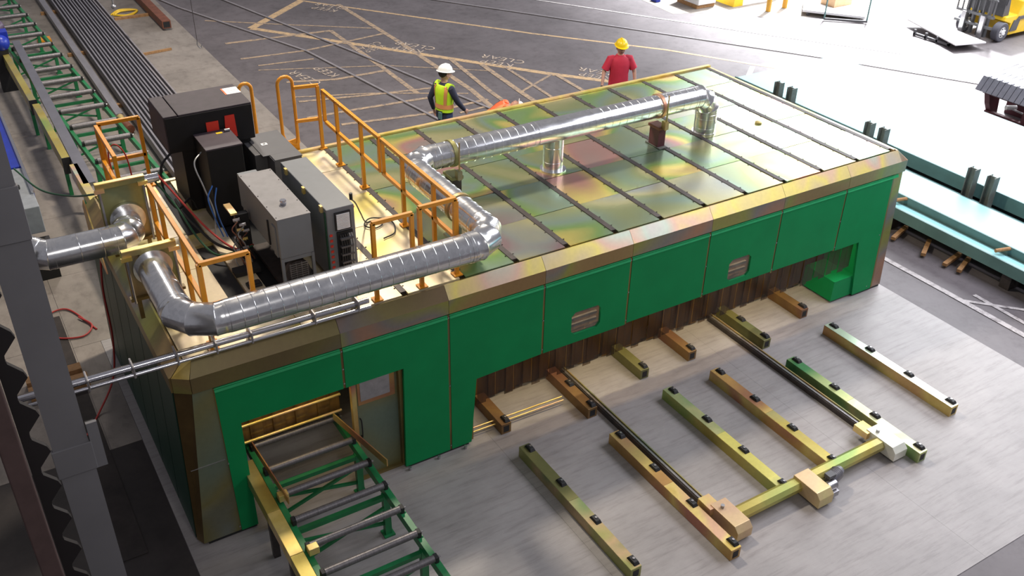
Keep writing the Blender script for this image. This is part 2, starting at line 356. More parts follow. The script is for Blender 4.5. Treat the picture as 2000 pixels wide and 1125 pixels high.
# poured bays of the front apron
for i, (x0, x1) in enumerate(((-0.15, 3.4), (3.4, 6.9), (6.9, 10.25))):
    y1 = 4.3
    MB().box(x0 + (0.0015 if i else 0), x1, -4.24, y1, -0.3, 0).build('concrete_slab', 'apron', ap)
sl = thing('floor', None, None, (2, 12, 0)); sl['kind'] = 'structure'
yy = 4.304
for k in range(12):
    MB().box(-0.5, 4.58, yy, yy + 1.995, -0.3, 0).build('concrete_slab', 'slab', sl); yy += 2.0
yy = 2.0
for k in range(9):
    MB().box(-3.2, -0.505, yy, yy + 2.49, -0.3, -0.002).build('concrete_slab', 'slab', sl); yy += 2.495
MB().box(-3.2, -0.155, -6, 1.995, -0.3, -0.004).build('concrete_slab', 'pit_dark', sl)
MB().box(-0.50, -0.155, 1.999, 4.30, -0.3, -0.001).build('concrete_slab', 'slab', sl)
# shallow pipe trench along the left side
tr = MB().box(-0.86, -0.52, 0.2, 5.2, -0.001, 0.006).build('trim_1', 'trench', kind='structure')
# painted lines
mk = thing('floor_marking', 'worn yellow paint lines and keep clear lettering on the asphalt behind the enclosure', 'floor marking', (9, 12, -0.006))
LZ = [0]
def line(pts, w, mat='lineyellow', z=None):
    for p, q in zip(pts, pts[1:]):
        LZ[0] += 1; z = -0.0055 + 0.00012 * LZ[0]
        d = (V((*q, 0)) - V((*p, 0))).normalized(); a = V((-d.y, d.x, 0)) * w / 2
        P = [V((*p, z)) + a, V((*p, z)) - a, V((*q, z)) - a, V((*q, z)) + a]
        MB().quadbox([P[0], P[1], P[2], P[3]] + [x + V((0, 0, 0.0025)) for x in P]).build('painted_line', mat, mk)
line([(8.18, 18.45), (12.24, 12.95), (14.46, 10.28), (15.83, 8.12), (16.6, 6.9)], 0.09, 'lineyellow_strong')
line([(8.15, 18.58), (6.07, 16.73)], 0.22, 'lineyellow_strong')
line([(6.07, 16.73), (7.87, 14.35), (10.94, 10.24), (11.96, 9.04), (12.7, 8.2)], 0.17, 'lineyellow_strong')
line([(8.88, 17.74), (8.93, 14.0), (8.87, 10.17), (8.7, 8.6)], 0.13)
line([(5.23, 17.93), (6.98, 16.6), (8.84, 15.26)], 0.07)
line([(5.12, 15.83), (7.78, 15.6), (7.77, 12.48), (7.73, 10.54)], 0.12)
line([(5.09, 14.54), (6.69, 14.41), (8.85, 14.74)], 0.09)
line([(5.3, 13.9), (6.6, 13.75)], 0.07)
line([(5.2, 13.6), (7.9, 12.5), (9.9, 11.0)], 0.05)
line([(5.49, 12.56), (6.5, 12.2), (7.7, 12.2)], 0.11)
line([(5.3, 11.6), (6.9, 11.0), (7.73, 10.54), (8.7, 10.0)], 0.06)
line([(5.13, 10.37), (6.23, 10.31), (7.86, 10.19)], 0.1)
line([(5.3, 11.3), (7.0, 10.9), (8.6, 10.6)], 0.09)
line([(5.6, 9.7), (7.3, 9.4), (8.9, 9.5)], 0.1)
line([(5.3, 8.9), (6.1, 8.4)], 0.08)
line([(9.44, 12.2), (9.18, 9.82), (9.11, 8.4)], 0.11)
line([(9.9, 11.5), (9.75, 9.4), (9.7, 8.3)], 0.13)
line([(10.3, 11.2), (10.2, 9.2), (10.15, 8.2)], 0.08)
line([(11.06, 10.1), (11.01, 8.6)], 0.10)
line([(9.72, 9.5), (11.0, 10.15)], 0.07)
line([(8.0, 9.1), (8.75, 9.15)], 0.08)
line([(12.0, 18.5), (14.03, 15.5), (16.09, 12.28), (17.6, 9.95), (19.5, 7.2)], 0.07, 'linewhite')
line([(15.5, 8.3), (14.84, 7.77), (14.2, 7.3)], 0.12, 'linewhite')
line([(10.93, 2.6), (10.95, -0.6), (10.93, -4.2)], 0.10, 'linewhite')
line([(11.25, -0.9), (11.2, -2.6)], 0.07, 'linewhite')
line([(10.95, -0.9), (11.6, -1.6)], 0.06, 'linewhite')
ang = math.atan2(-0.62, 0.46)
def lettering(a, b, x, y, rot, size, gap):
    for k, t in enumerate((a, b)):
        off = Matrix.Rotation(rot, 4, 'Z') @ V((0, -k * gap, 0))
        text(t, size, 'lettering', mk, Matrix.Translation(V((x, y, 0.0012)) + off) @ Matrix.Rotation(rot, 4, 'Z'))
rt = math.atan2(0.66, -0.45)
lettering('KEEP', 'CLEAR', 8.86, 13.3, rt, 0.36, 0.34)
lettering('KEEP', 'CLEAR', 10.26, 11.4, rt, 0.36, 0.34)
lettering('KEEP', 'CLEAR', 8.38, 17.45, rt, 0.34, 0.32)
lettering('KEEP', 'CLEAR', 11.80, 9.55, rt, 0.34, 0.32)
lettering('KEEP', 'CLEAR', 8.16, 13.75, math.radians(200), 0.28, 0.25)
lettering('KEEP', 'CLEAR', 6.52, 12.75, math.radians(103), 0.34, -0.58)
# rails sunk in the asphalt
def track(name, pts, label):
    t = thing(name, label, 'rail', (*pts[0], -0.006), 'rails sunk in the asphalt')
    for p, q in zip(pts, pts[1:]):
        MB().bar((*p, 0.004), (*q, 0.004), 0.055, 0.02).build('rail_head', 'railhead', t)
        d = (V((*q, 0)) - V((*p, 0))).normalized(); a = V((-d.y, d.x, 0)) * 0.042
        MB().bar(V((*p, -0.004)) - a, V((*q, -0.004)) - a, 0.025, 0.006).build('flangeway', 'blackstrip', t)
def ln(p, q, t): return (p[0] + (q[0] - p[0]) * t, p[1] + (q[1] - p[1]) * t)
track('track_rail', [(4.4, 21.6), (4.96, 19.4), (6.66, 14.33), (7.42, 9.11), (7.9, 6.0)], 'thin steel rail in the asphalt nearer the concrete strip')
track('track_rail', [(5.6, 21.5), (6.24, 19.58), (7.67, 13.58), (8.68, 8.96), (9.2, 6.2)], 'steel rail in the asphalt running behind the man in the hi-vis vest')
track('track_rail', [(9.6, 19.6), (11.45, 16.85), (14.47, 12.42), (17.43, 8.01), (20.0, 3.7)], 'farthest rail, crossing the asphalt beyond the red shirted man')
# left wall cladding with a scalloped end, seen dark at the left edge
wl = thing('wall_left', None, None, (-1.3, -3.5, 0)); wl['kind'] = 'structure'
prof = []; zz = 0.0
for k in range(22):
    prof += [(-1.17, zz), (-1.165, zz + 0.04), (-1.075, zz + 0.15), (-1.09, zz + 0.20), (-1.165, zz + 0.29)]; zz += 0.32
prof += [(-1.23, zz), (-1.23, 0.0)]
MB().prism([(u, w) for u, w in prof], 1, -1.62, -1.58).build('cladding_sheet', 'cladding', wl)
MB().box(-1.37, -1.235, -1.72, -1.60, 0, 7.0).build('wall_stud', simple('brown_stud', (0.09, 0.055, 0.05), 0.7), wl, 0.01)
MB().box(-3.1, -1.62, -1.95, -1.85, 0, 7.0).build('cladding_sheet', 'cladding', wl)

# ================================================================ ENCLOSURE
enc = thing('cutting_enclosure', 'long low machine enclosure of green panels under an iridescent yellow plated sheet roof', 'machine enclosure', (5, 2, 0))
SX = [0.38, 1.66, 2.88, 4.10, 5.32, 6.54, 7.76, 8.96, 9.90]
T = 1.895
g = 0.014
def front_panel(pts, hole=None):
    if hole is None:
        ob = MB().prism(pts, 1, -0.012, 0.022).build('front_panel', 'green', enc)
    else:
        x0, x1, z0, z1 = hole; X0 = pts[0][0]; X1 = pts[1][0]; Z0 = pts[0][1]; Z1 = pts[2][1]
        c = 0.05
        outer = [(X0, Z0), (X1, Z0), (X1, Z1), (X0, Z1)]
        inner = [(x0 + c, z0), (x1 - c, z0), (x1, z0 + c), (x1, z1 - c), (x1 - c, z1), (x0 + c, z1), (x0, z1 - c), (x0, z0 + c)]
        bm = bmesh.new(); mb = MB()
        for y in (-0.012, 0.022):
            k = len(mb.v); mb.v += [(u, y, w) for u, w in outer + inner]
            o_, i_ = [k + t for t in range(4)], [k + 4 + t for t in range(8)]
            fs = [[o_[0], o_[1], i_[1], i_[0]], [o_[1], i_[2], i_[1]], [o_[1], o_[2], i_[3], i_[2]], [o_[2], i_[4], i_[3]], [o_[2], o_[3], i_[5], i_[4]], [o_[3], i_[6], i_[5]], [o_[3], o_[0], i_[7], i_[6]], [o_[0], i_[0], i_[7]]]
            if y > 0: fs = [f[::-1] for f in fs]
            mb.f += fs; mb.sm += [False] * len(fs)
        for t in range(4): mb.f.append([t, 12 + t, 12 + (t + 1) % 4, (t + 1) % 4]); mb.sm.append(False)
        for t in range(8): mb.f.append([4 + t, 4 + (t + 1) % 8, 16 + (t + 1) % 8, 16 + t]); mb.sm.append(False)
        bm.free()
        ob = mb.build('front_panel', 'green', enc)
        MB().prism(inner, 1, 0.012, 0.016).build('window_pane', 'glass', ob)
        bars = MB()
        for k in range(3): bars.box(x0, x1, 0.06, 0.09, z0 + 0.05 + k * 0.09, z0 + 0.085 + k * 0.09)
        bars.build('guard_bar', 'blackstrip', ob)
    # folded top lip of the panel; the light it catches is put into its green
    xa = min(p[0] for p in pts); xb = max(p[0] for p in pts)
    MB().quadbox([(xa, -0.022, T - 0.03), (xb, -0.022, T - 0.03), (xb, 0.01, T - 0.03), (xa, 0.01, T - 0.03), (xa, -0.004, T + 0.012), (xb, -0.004, T + 0.012), (xb, 0.01, T + 0.012), (xa, 0.01, T + 0.012)]).build('top_lip', simple('green_lip_lit', (0.012, 0.27, 0.09), 0.5) if 'lip' not in M else M['lip'], ob)
    return ob
M['lip'] = simple('green_lip_lit', (0.010, 0.34, 0.11), 0.5)
B = 0.96
front_panel([(SX[0] + g, 0.03), (0.57, 0.03), (0.57, 1.41), (SX[1] - g, 1.41), (SX[1] - g, T), (SX[0] + g - 0.02, T)])
front_panel([(SX[1] + g, 1.41), (2.33, 1.41), (2.30, 0.03), (SX[2] - g, 0.03), (SX[2] - g, T), (SX[1] + g, T)])
front_panel([(SX[2] + g, 0.03), (3.15, 0.03), (3.22, 0.93), (SX[3] - g, B), (SX[3] - g, T), (SX[2] + g, T)])
front_panel([(SX[3] + g, B), (SX[4] - g, B), (SX[4] - g, T), (SX[3] + g, T)], (4.50, 4.92, 1.08, 1.39))
front_panel([(SX[4] + g, B + .02), (SX[5] - g, B + .02), (SX[5] - g, T), (SX[4] + g, T)])
front_panel([(SX[5] + g, B + .03), (SX[6] - g, B + .03), (SX[6] - g, T), (SX[5] + g, T)], (6.95, 7.33, 1.07, 1.39))
front_panel([(SX[6] + g, B + .03), (SX[7] - g, B + .02), (SX[7] - g, T), (SX[6] + g, T)])
front_panel([(SX[7] + g, B), (9.47, B), (9.60, 0.03), (9.99, 0.03), (SX[8] - g, T), (SX[7] + g, T)])
for i, x in enumerate(SX):
    zb = 0.03 if i in (0, 2, 8) else (1.41 if i == 1 else B)
    dx = 0.12 if i == 8 else (0.03 if i == 0 else 0)
    s_ = MB().quadbox([(x - 0.016 + dx, -0.006, zb), (x + 0.016 + dx, -0.006, zb), (x + 0.016 + dx, 0.02, zb), (x - 0.016 + dx, 0.02, zb), (x - 0.016, -0.006, T + 0.01), (x + 0.016, -0.006, T + 0.01), (x + 0.016, 0.02, T + 0.01), (x - 0.016, 0.02, T + 0.01)]).build('seam_strip', 'inner', enc)
    for z in (T - 0.02, (T + zb) / 2, zb + 0.06):
        MB().cyl((x, -0.014, z), (x, -0.004, z), 0.009, 6).build('seam_bolt', 'steel', s_)
# corner panels, slightly wider at the foot
def taper(name, bot, top, mat):
    return MB().quadbox([(*p, 0.03) for p in bot] + [(*p, 1.925) for p in top]).build(name, mat, enc)
taper('corner_panel', [(0.00, 0.0), (SX[0] + .02, 0.0), (SX[0] + .02, 0.03), (0.00, 0.03)], [(0.175, 0.0), (SX[0] - g, 0.0), (SX[0] - g, 0.03), (0.175, 0.03)], 'corner')
taper('corner_panel', [(-0.045, 0.10), (0.0, 0.0), (0.02, 0.02), (-0.02, 0.12)], [(0.03, 0.10), (0.172, 0.0), (0.19, 0.02), (0.05, 0.12)], simple('brown_corner_sheet', (0.10, 0.062, 0.02), 0.45, 0.3, 0.3, 3))
taper('corner_panel', [(10.03, 0.0), (10.22, 0.0), (10.22, 0.03), (10.03, 0.03)], [(SX[8] + g, 0.0), (10.08, 0.0), (10.08, 0.03), (SX[8] + g, 0.03)], M['fascia'])
MB().box(0.02, 0.36, -0.004, 0.0, 1.02, 1.028).build('corner_joint', 'steel', enc)
# side walls made of vertical dark green sheets
for k in range(6):
    y0 = 0.12 + k * 0.655
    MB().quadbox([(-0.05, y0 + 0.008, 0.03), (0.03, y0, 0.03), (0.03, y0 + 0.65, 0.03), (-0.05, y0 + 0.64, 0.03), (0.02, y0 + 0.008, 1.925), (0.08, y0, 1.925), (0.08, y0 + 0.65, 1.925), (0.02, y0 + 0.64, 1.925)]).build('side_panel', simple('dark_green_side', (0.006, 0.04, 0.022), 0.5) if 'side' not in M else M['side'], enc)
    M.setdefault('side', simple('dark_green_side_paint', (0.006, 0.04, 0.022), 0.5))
    MB().quadbox([(10.16, y0, 0.03), (10.22, y0, 0.03), (10.22, y0 + 0.65, 0.03), (10.16, y0 + 0.65, 0.03), (10.02, y0, 1.925), (10.08, y0, 1.925), (10.08, y0 + 0.65, 1.925), (10.02, y0 + 0.65, 1.925)]).build('side_panel', 'fascia', enc)
for k in range(8):
    MB().box(SX[k] if k else 0.05, SX[k + 1] - 0.01 if k < 7 else 10.1, 4.03, 4.07, 0.03, 2.1).build('back_panel', 'green', enc)
# fascia and chamfer plates, one per bay
FX = [0.175] + SX[1:8] + [10.09]
for k in range(8):
    x0 = FX[k] + 0.002; x1 = FX[k + 1] - 0.002
    MB().box(x0, x1, -0.022, 0.0, 1.93, 2.10).build('fascia_plate', 'fascia_brown_shaded' if k < 1 else 'fascia', enc)
    xa = x0 + (0.06 if k == 0 else 0); xb = x1 - (0.12 if k == 7 else 0)
    MB().quadbox([(x0, -0.022, 2.10), (x1, -0.022, 2.10), (x1, 0.01, 2.09), (x0, 0.01, 2.09), (xa, 0.08, 2.233), (xb, 0.08, 2.233), (xb, 0.11, 2.22), (xa, 0.11, 2.22)]).build('chamfer_plate', 'fascia_brown_shaded' if k < 2 else 'chamfer', enc)
MB().quadbox([(9.97, -0.022, 2.1), (10.09, -0.022, 2.1), (10.09, 0.02, 2.1), (9.97, 0.02, 2.1), (9.97, 0.08, 2.233), (9.975, 0.08, 2.233), (9.975, 0.1, 2.233), (9.97, 0.1, 2.233)]).build('hip_plate', 'chamfer', enc)
MB().quadbox([(10.07, -0.02, 1.93), (10.10, -0.02, 1.93), (10.10, 4.0, 1.93), (10.07, 4.0, 1.93), (10.07, -0.02, 2.1), (10.10, -0.02, 2.1), (10.10, 4.0, 2.1), (10.07, 4.0, 2.1)]).build('fascia_plate', 'fascia', enc)
MB().quadbox([(10.07, -0.02, 2.1), (10.10, -0.02, 2.1), (10.10, 4.0, 2.1), (10.07, 4.0, 2.1), (9.95, 0.10, 2.235), (9.98, 0.10, 2.235), (9.98, 4.0, 2.235), (9.95, 4.0, 2.235)]).build('chamfer_plate', 'chamfer', enc)
MB().quadbox([(0.03, 0.08, 1.93), (0.172, -0.02, 1.93), (0.18, 0.0, 1.93), (0.05, 0.1, 1.93), (0.03, 0.08, 2.1), (0.172, -0.02, 2.1), (0.18, 0.0, 2.1), (0.05, 0.1, 2.1)]).build('fascia_plate', 'fascia', enc)
MB().quadbox([(0.03, 0.08, 2.1), (0.172, -0.02, 2.1), (0.2, 0.1, 2.1), (0.1, 0.12, 2.1), (0.17, 0.14, 2.22), (0.235, 0.08, 2.232), (0.25, 0.12, 2.232), (0.2, 0.16, 2.232)]).build('hip_plate', 'gold', enc)
MB().box(0.01, 0.035, 0.09, 4.04, 1.93, 2.1).build('fascia_plate', 'inner', enc)
MB().quadbox([(0.01, 0.09, 2.1), (0.03, 0.09, 2.1), (0.03, 4.04, 2.1), (0.01, 4.04, 2.1), (0.15, 0.15, 2.22), (0.17, 0.15, 2.22), (0.17, 4.0, 2.22), (0.15, 4.0, 2.22)]).build('chamfer_plate', 'fascia', enc)
# roof sheets between the seam covers
RX = [1.775] + [2.452 + 0.676 * k for k in range(12)]
RY = [0.12, 0.91, 1.69, 2.48, 3.26, 3.95]
MB().box(0.17, 9.96, 0.10, 4.0, 2.14, 2.20).build('roof_deck', 'inner', enc)
for i in range(len(RX) - 1):
    x0, x1 = RX[i] + 0.036, min(RX[i + 1], 9.93) - (0.036 if RX[i + 1] < 9.9 else 0)
    for j in range(5):
        MB().box(x0, x1, RY[j] + 0.004, RY[j + 1] - 0.004, 2.205, 2.232 + 0.003 * ((i + j) % 2)).build('roof_sheet', 'roofwarm' if i < 2 else 'roof', enc)
for x in RX[1:]:
    if x > 9.9: continue
    s_ = MB().box(x - 0.034, x + 0.034, 0.17, 3.93, 2.205, 2.240).build('seam_cover', 'blackstrip', enc)
    b_ = MB()
    for k in range(16):
        y = 0.28 + k * 0.235
        for d in (-0.048, 0.048): b_.box(x + d - 0.008, x + d + 0.008, y - 0.005, y + 0.005, 2.232, 2.241)
    b_.build('seam_bolts', 'blackstrip', s_, kind='stuff')
MB().box(2.2, 9.98, 3.96, 4.02, 2.15, 2.262).build('roof_edge_trim', 'gold', enc)
MB().box(0.17, 2.2, 3.96, 4.02, 2.15, 2.245).build('roof_edge_trim', 'chamfer', enc)
MB().box(9.92, 9.97, 0.12, 3.96, 2.2, 2.24).build('roof_edge_trim', 'chamfer', enc)
# left service deck: pale plates, dark cable slots, black sheet for the shade of the pit
def plate(x0, x1, y0, y1, mat='roofwarm', z=2.233): MB().box(x0, x1, y0, y1, 2.2, z).build('deck_plate', mat, enc)
plate(0.18, 0.86, 0.13, 0.9); plate(0.18, 0.86, 0.91, 1.69); plate(0.18, 0.86, 1.70, 2.48); plate(0.18, 0.86, 2.49, 3.26); plate(0.18, 0.86, 3.27, 3.95)
plate(1.06, 1.32, 0.13, 0.9); plate(1.06, 1.26, 0.91, 1.69); plate(1.06, 1.26, 1.70, 2.48); plate(1.06, 1.26, 2.49, 3.26); plate(1.06, 1.26, 3.27, 3.95)
plate(0.86, 1.06, 2.14, 2.42, 'chamfer', 2.25); plate(0.86, 1.06, 0.13, 0.6)
MB().box(0.87, 1.05, 0.6, 3.95, 2.2, 2.212).build('cable_slot', 'rubber', enc)
MB().box(1.27, 1.86, 0.40, 3.95, 2.2, 2.226).build('pit_shade_sheet', 'black', enc)  # thin sheet, the darkness of the open pit is put into its black
MB().box(1.33, 1.80, 0.13, 0.38, 2.2, 2.23).build('deck_plate', 'roofwarm', enc)
# frame posts, inner header and base skids
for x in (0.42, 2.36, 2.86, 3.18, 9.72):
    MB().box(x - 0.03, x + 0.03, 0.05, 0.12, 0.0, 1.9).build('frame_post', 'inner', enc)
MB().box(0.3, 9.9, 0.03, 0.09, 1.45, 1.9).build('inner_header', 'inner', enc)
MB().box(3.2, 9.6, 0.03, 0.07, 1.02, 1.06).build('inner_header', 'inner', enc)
MB().box(2.34, 3.12, 0.0, 0.06, 0.0, 0.03).build('base_skid', 'rubber', enc)
MB().box(0.05, 0.56, 0.0, 0.06, 0.0, 0.03).build('base_skid', 'rubber', enc)
MB().box(9.62, 10.2, 0.0, 0.06, 0.0, 0.03).build('base_skid', 'rubber', enc)
for x in (2.7, 3.05, 2.33): MB().cyl((x, -0.05, 0), (x, -0.05, 0.04), 0.018, 8).build('anchor_bolt', 'steel', enc)
# strip curtains
for k in range(52):
    x = 3.24 + k * 0.125
    if x > 9.6: break
    zb = 0.015 + 0.02 * (k % 3)
    yj = 0.62 + 0.012 * ((k % 2) * 2 - 1) + R_.uniform(-.006, .006)
    MB().box(x, x + 0.135, yj, yj + 0.004, zb, 1.75).build('curtain_strip', 'strip', enc)
for k in range(10):
    x = 0.5 + k * 0.125; yj = 0.47 + 0.012 * ((k % 2) * 2 - 1)
    MB().box(x, x + 0.135, yj, yj + 0.004, 0.745, 1.75).build('curtain_strip', 'strip', enc)
MB().cyl((0.45, 0.41, 1.01), (1.75, 0.41, 1.01), 0.016, 12).build('curtain_rail', 'gold', enc)
MB().cyl((0.45, 0.41, 0.79), (1.75, 0.41, 0.79), 0.016, 12).build('curtain_rail', 'gold', enc)
for k in range(50):
    x = 3.26 + k * 0.124
    if x > 9.40: break
    MB().box(x, x + 0.118, 0.045 + 0.01 * (k % 2), 0.048 + 0.01 * (k % 2), 0.50 + 0.03 * ((k * 7) % 3), 1.1).build('smoked_strip', 'smoked', enc)
# service door recessed beside the conveyor opening
dr = MB().box(1.80, 2.29, 0.10, 0.14, 0.03, 1.45).build('service_door', 'corner', enc)
MB().box(1.86, 2.20, 0.09, 0.10, 1.08, 1.36).build('door_window', 'steel', dr)
MB().box(1.83, 2.26, 0.094, 0.10, 1.03, 1.40).build('window_surround', 'beam_rust', dr)
MB().tube(bez([(1.835, 0.09, 0.62), (1.835, 0.05, 0.64), (1.835, 0.05, 0.84), (1.835, 0.09, 0.86)], 4), 0.008).build('door_handle', 'rubber', dr)
MB().box(1.745, 1.795, 0.04, 0.10, 0.03, 1.45).build('door_frame', 'beam_rust', enc)
MB().box(2.29, 2.33, 0.04, 0.10, 0.03, 1.42).build('door_frame', 'inner', enc)
MB().box(1.75, 2.33, 0.06, 0.16, 0.0, 0.03).build('door_sill', 'inner', enc)
# green inner foot at the far right of the opening
MB().quadbox([(9.18, 0.02, 0.03), (9.62, 0.02, 0.03), (9.62, 0.58, 0.03), (9.18, 0.58, 0.03), (9.18, 0.02, 0.36), (9.62, 0.02, 0.36), (9.62, 0.58, 0.36), (9.18, 0.58, 0.36)]).build('inner_foot', 'green', enc)
MB().box(9.58, 9.62, 0.02, 0.6, 0.36, 1.5).build('inner_side', 'green', enc)
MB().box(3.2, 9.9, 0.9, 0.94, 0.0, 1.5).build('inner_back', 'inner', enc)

# ================================================================ DUCTS
DR = 0.154
def section(p, q, r, parent, ridge=0.12):
    p = V(p); q = V(q); L = (q - p).length; prof = []; t = 0.0; w = 0.004
    prof.append((0, r))
    t = ridge * 0.6
    while t < L - 0.04:
        prof += [(t - w, r), (t, r + 0.0022), (t + w, r)]; t += ridge
    prof.append((L, r))
    mb = MB(); d = (q - p).normalized(); ks = [mb.ring(p + d * a, d, b, 32) for a, b in prof]
    # flat run between the lock seams keeps its own ring so the seams stay crisp
    for a, b in zip(ks, ks[1:]): mb.loft([a, b], 32, False)
    k0 = len(mb.f); mb.f += [[ks[0] + i for i in range(32)][::-1], [ks[-1] + i for i in range(32)]]; mb.sm += [False, False]
    o = mb.build('duct_section', 'duct', parent); o.data.set_sharp_from_angle(angle=math.radians(20)); return o
def elbow(A, B, C, rad, r, parent, n=4):
    """mitred elbow of n gores turning at B; returns tangent points"""
    A, B, C = V(A), V(B), V(C); d0 = (B - A).normalized(); d1 = (C - B).normalized()
    th = d0.angle(d1); tl = rad * math.tan(th / 2); P0 = B - d0 * tl; P1 = B + d1 * tl
    ax = d0.cross(d1).normalized(); cen = P0 + (ax.cross(d0)).normalized() * rad
    pts = [P0]
    for k in range(n):
        a = th * (k + 0.5) / n
        pts.append(cen + Matrix.Rotation(a, 3, ax) @ (P0 - cen) * (1 / math.cos(th / (2 * n))))
    pts.append(P1)
    # rings at mitre planes
    for k in range(n + 1):
        mb = MB(); a, b = pts[k], pts[k + 1]; d = (b - a).normalized()
        def mring(c, nrm):
            u = V((0, 0, 1)) if abs(d.z) < 0.9 else V((1, 0, 0))
            s1 = d.cross(u).normalized(); s2 = s1.cross(d).normalized(); kk = len(mb.v)
            for i in range(32):
                t = 2 * math.pi * i / 32; o = (s1 * math.cos(t) + s2 * math.sin(t)) * r * 1.01
                sft = -(o.dot(nrm)) / d.dot(nrm); mb.v.append(tuple(c + o + d * sft))
            return kk
        n0 = d if k == 0 else ((pts[k] - pts[k - 1]).normalized() + d).normalized()
        n1 = d if k == n else ((pts[k + 2] - pts[k + 1]).normalized() + d).normalized()
        rr_ = r; r = rr_ * 1.035; k0 = mring(a, n0); r = rr_
        q0 = len(mb.v); k1 = None
        r = rr_ * 1.035; k3 = mring(b, n1); r = rr_
        def mid(f_, sc):
            kk = len(mb.v)
            for i in range(32):
                p_ = V(mb.v[k0 + i]).lerp(V(mb.v[k3 + i]), f_); c_ = a.lerp(b, f_); mb.v.append(tuple(c_ + (p_ - c_) * sc))
            return kk
        ka = mid(0.06, 1 / 1.03); kb = mid(0.94, 1 / 1.03)
        mb.loft([k0, ka], 32, False); mb.loft([ka, kb], 32, False); mb.loft([kb, k3], 32, False)
        mb.f += [[k0 + i for i in range(32)][::-1], [k3 + i for i in range(32)]]; mb.sm += [False, False]
        mb.build('elbow_gore', 'duct', parent)
        if 0 < k <= n:
            pass
    for P, d in ((P0, d0), (P1, d1)):
        MB().cyl(P - d * 0.03, P + d * 0.03, r * 1.03, 32).build('duct_collar', 'duct', parent)
    return P0, P1
dz = 2.79
duct = thing('exhaust_duct', 'round galvanised exhaust duct zigzagging over the roof from far stub to left plate', 'duct', (5, 1.9, 2.24))
A0 = (8.04, 1.90, 2.24); A1 = (8.04, 1.90, dz); A2 = (3.36, 1.90, dz); A3 = (3.36, -0.21, dz); A4 = (0.20, -0.21, dz); A5 = (0.20, 1.0, dz)
e1 = elbow(A0, A1, A2, 0.26, DR, duct, 3); e2 = elbow(A1, A2, A3, 0.33, DR, duct, 3); e3 = elbow(A2, A3, A4, 0.33, DR, duct, 3); e4 = elbow(A3, A4, A5, 0.36, DR * .95, duct, 3)
section(A0, e1[0], DR, duct, 0.14)
section(e1[1], (6.0, 1.9, dz), DR, duct); 
section((6.0, 1.9, dz), (5.15, 1.9, dz), DR * 1.015, duct, 2.0)
section((5.15, 1.9, dz), e2[0], DR, duct); section(e2[1], e3[0], DR, duct); section(e3[1], e4[0], DR, duct); section(e4[1], (0.20, 0.98, dz), DR * .95, duct, 0.5)
section((5.46, 1.92, 2.24), (5.46, 1.92, dz - 0.06), DR * 0.86, duct, 0.2)
for x in (5.46, 8.04): MB().cyl((x, 1.91, 2.235), (x, 1.91, 2.25), DR * 1.12, 32).build('roof_flange', 'duct', duct)
for x in (5.15, 6.0): MB().cyl((x - 0.008, 1.9, dz), (x + 0.008, 1.9, dz), DR * 1.035, 32).build('duct_collar', 'duct', duct)
for i, (x, lab) in enumerate(((3.96, 'dark steel post with a plated strap holding the duct near the orange railing'), (7.14, 'brown topped steel post and strap holding the duct near its far end'))):
    t = thing('duct_support', lab, 'support', (x, 1.9, 2.24))
    MB().box(x - 0.07, x + 0.07, 1.70, 2.02, 2.24, 2.25).build('base_plate', 'post', t)
    MB().box(x - 0.06, x + 0.06, 1.76, 1.96, 2.25, 2.50).build('post', 'maroon' if i else 'blackstrip', t)
    MB().box(x - 0.08, x + 0.08, 1.74, 1.98, 2.50, 2.54).build('cap_plate', 'rust' if i else 'plate', t, 0.004)
    MB().lathe((x - 0.03, 1.9, dz), (1, 0, 0), [(0, DR + 0.003), (0, DR + 0.014), (0.05, DR + 0.014), (0.05, DR + 0.003)], 32).build('strap', 'beam_rust' if i else 'plate', t)
    MB().bar((x, 1.70, 2.5), (x, 1.70, 3.0), 0.015).build('strap_rod', 'plate', t)
    MB().box(x - 0.03, x + 0.03, 1.68, 1.76, 2.52, 2.63).build('strap_foot', 'plate', t)
t = thing('duct_support', 'clamp stand under the duct beside the orange railing corner', 'support', (3.36, 0.62, 2.24))
MB().lathe((3.36, 0.58, dz), (0, 1, 0), [(0, DR + 0.003), (0, DR + 0.014), (0.05, DR + 0.014), (0.05, DR + 0.003)], 32).build('strap', 'plate', t)
MB().box(3.25, 3.47, 0.42, 0.72, 2.24, 2.42).build('post', 'blackstrip', t)
MB().box(3.23, 3.49, 0.40, 0.74, 2.42, 2.45).build('cap_plate', 'plate', t)
MB().bar((3.36, 0.6, 2.45), (3.36, 0.6, 2.61), 0.03).build('strap_rod', 'plate', t)
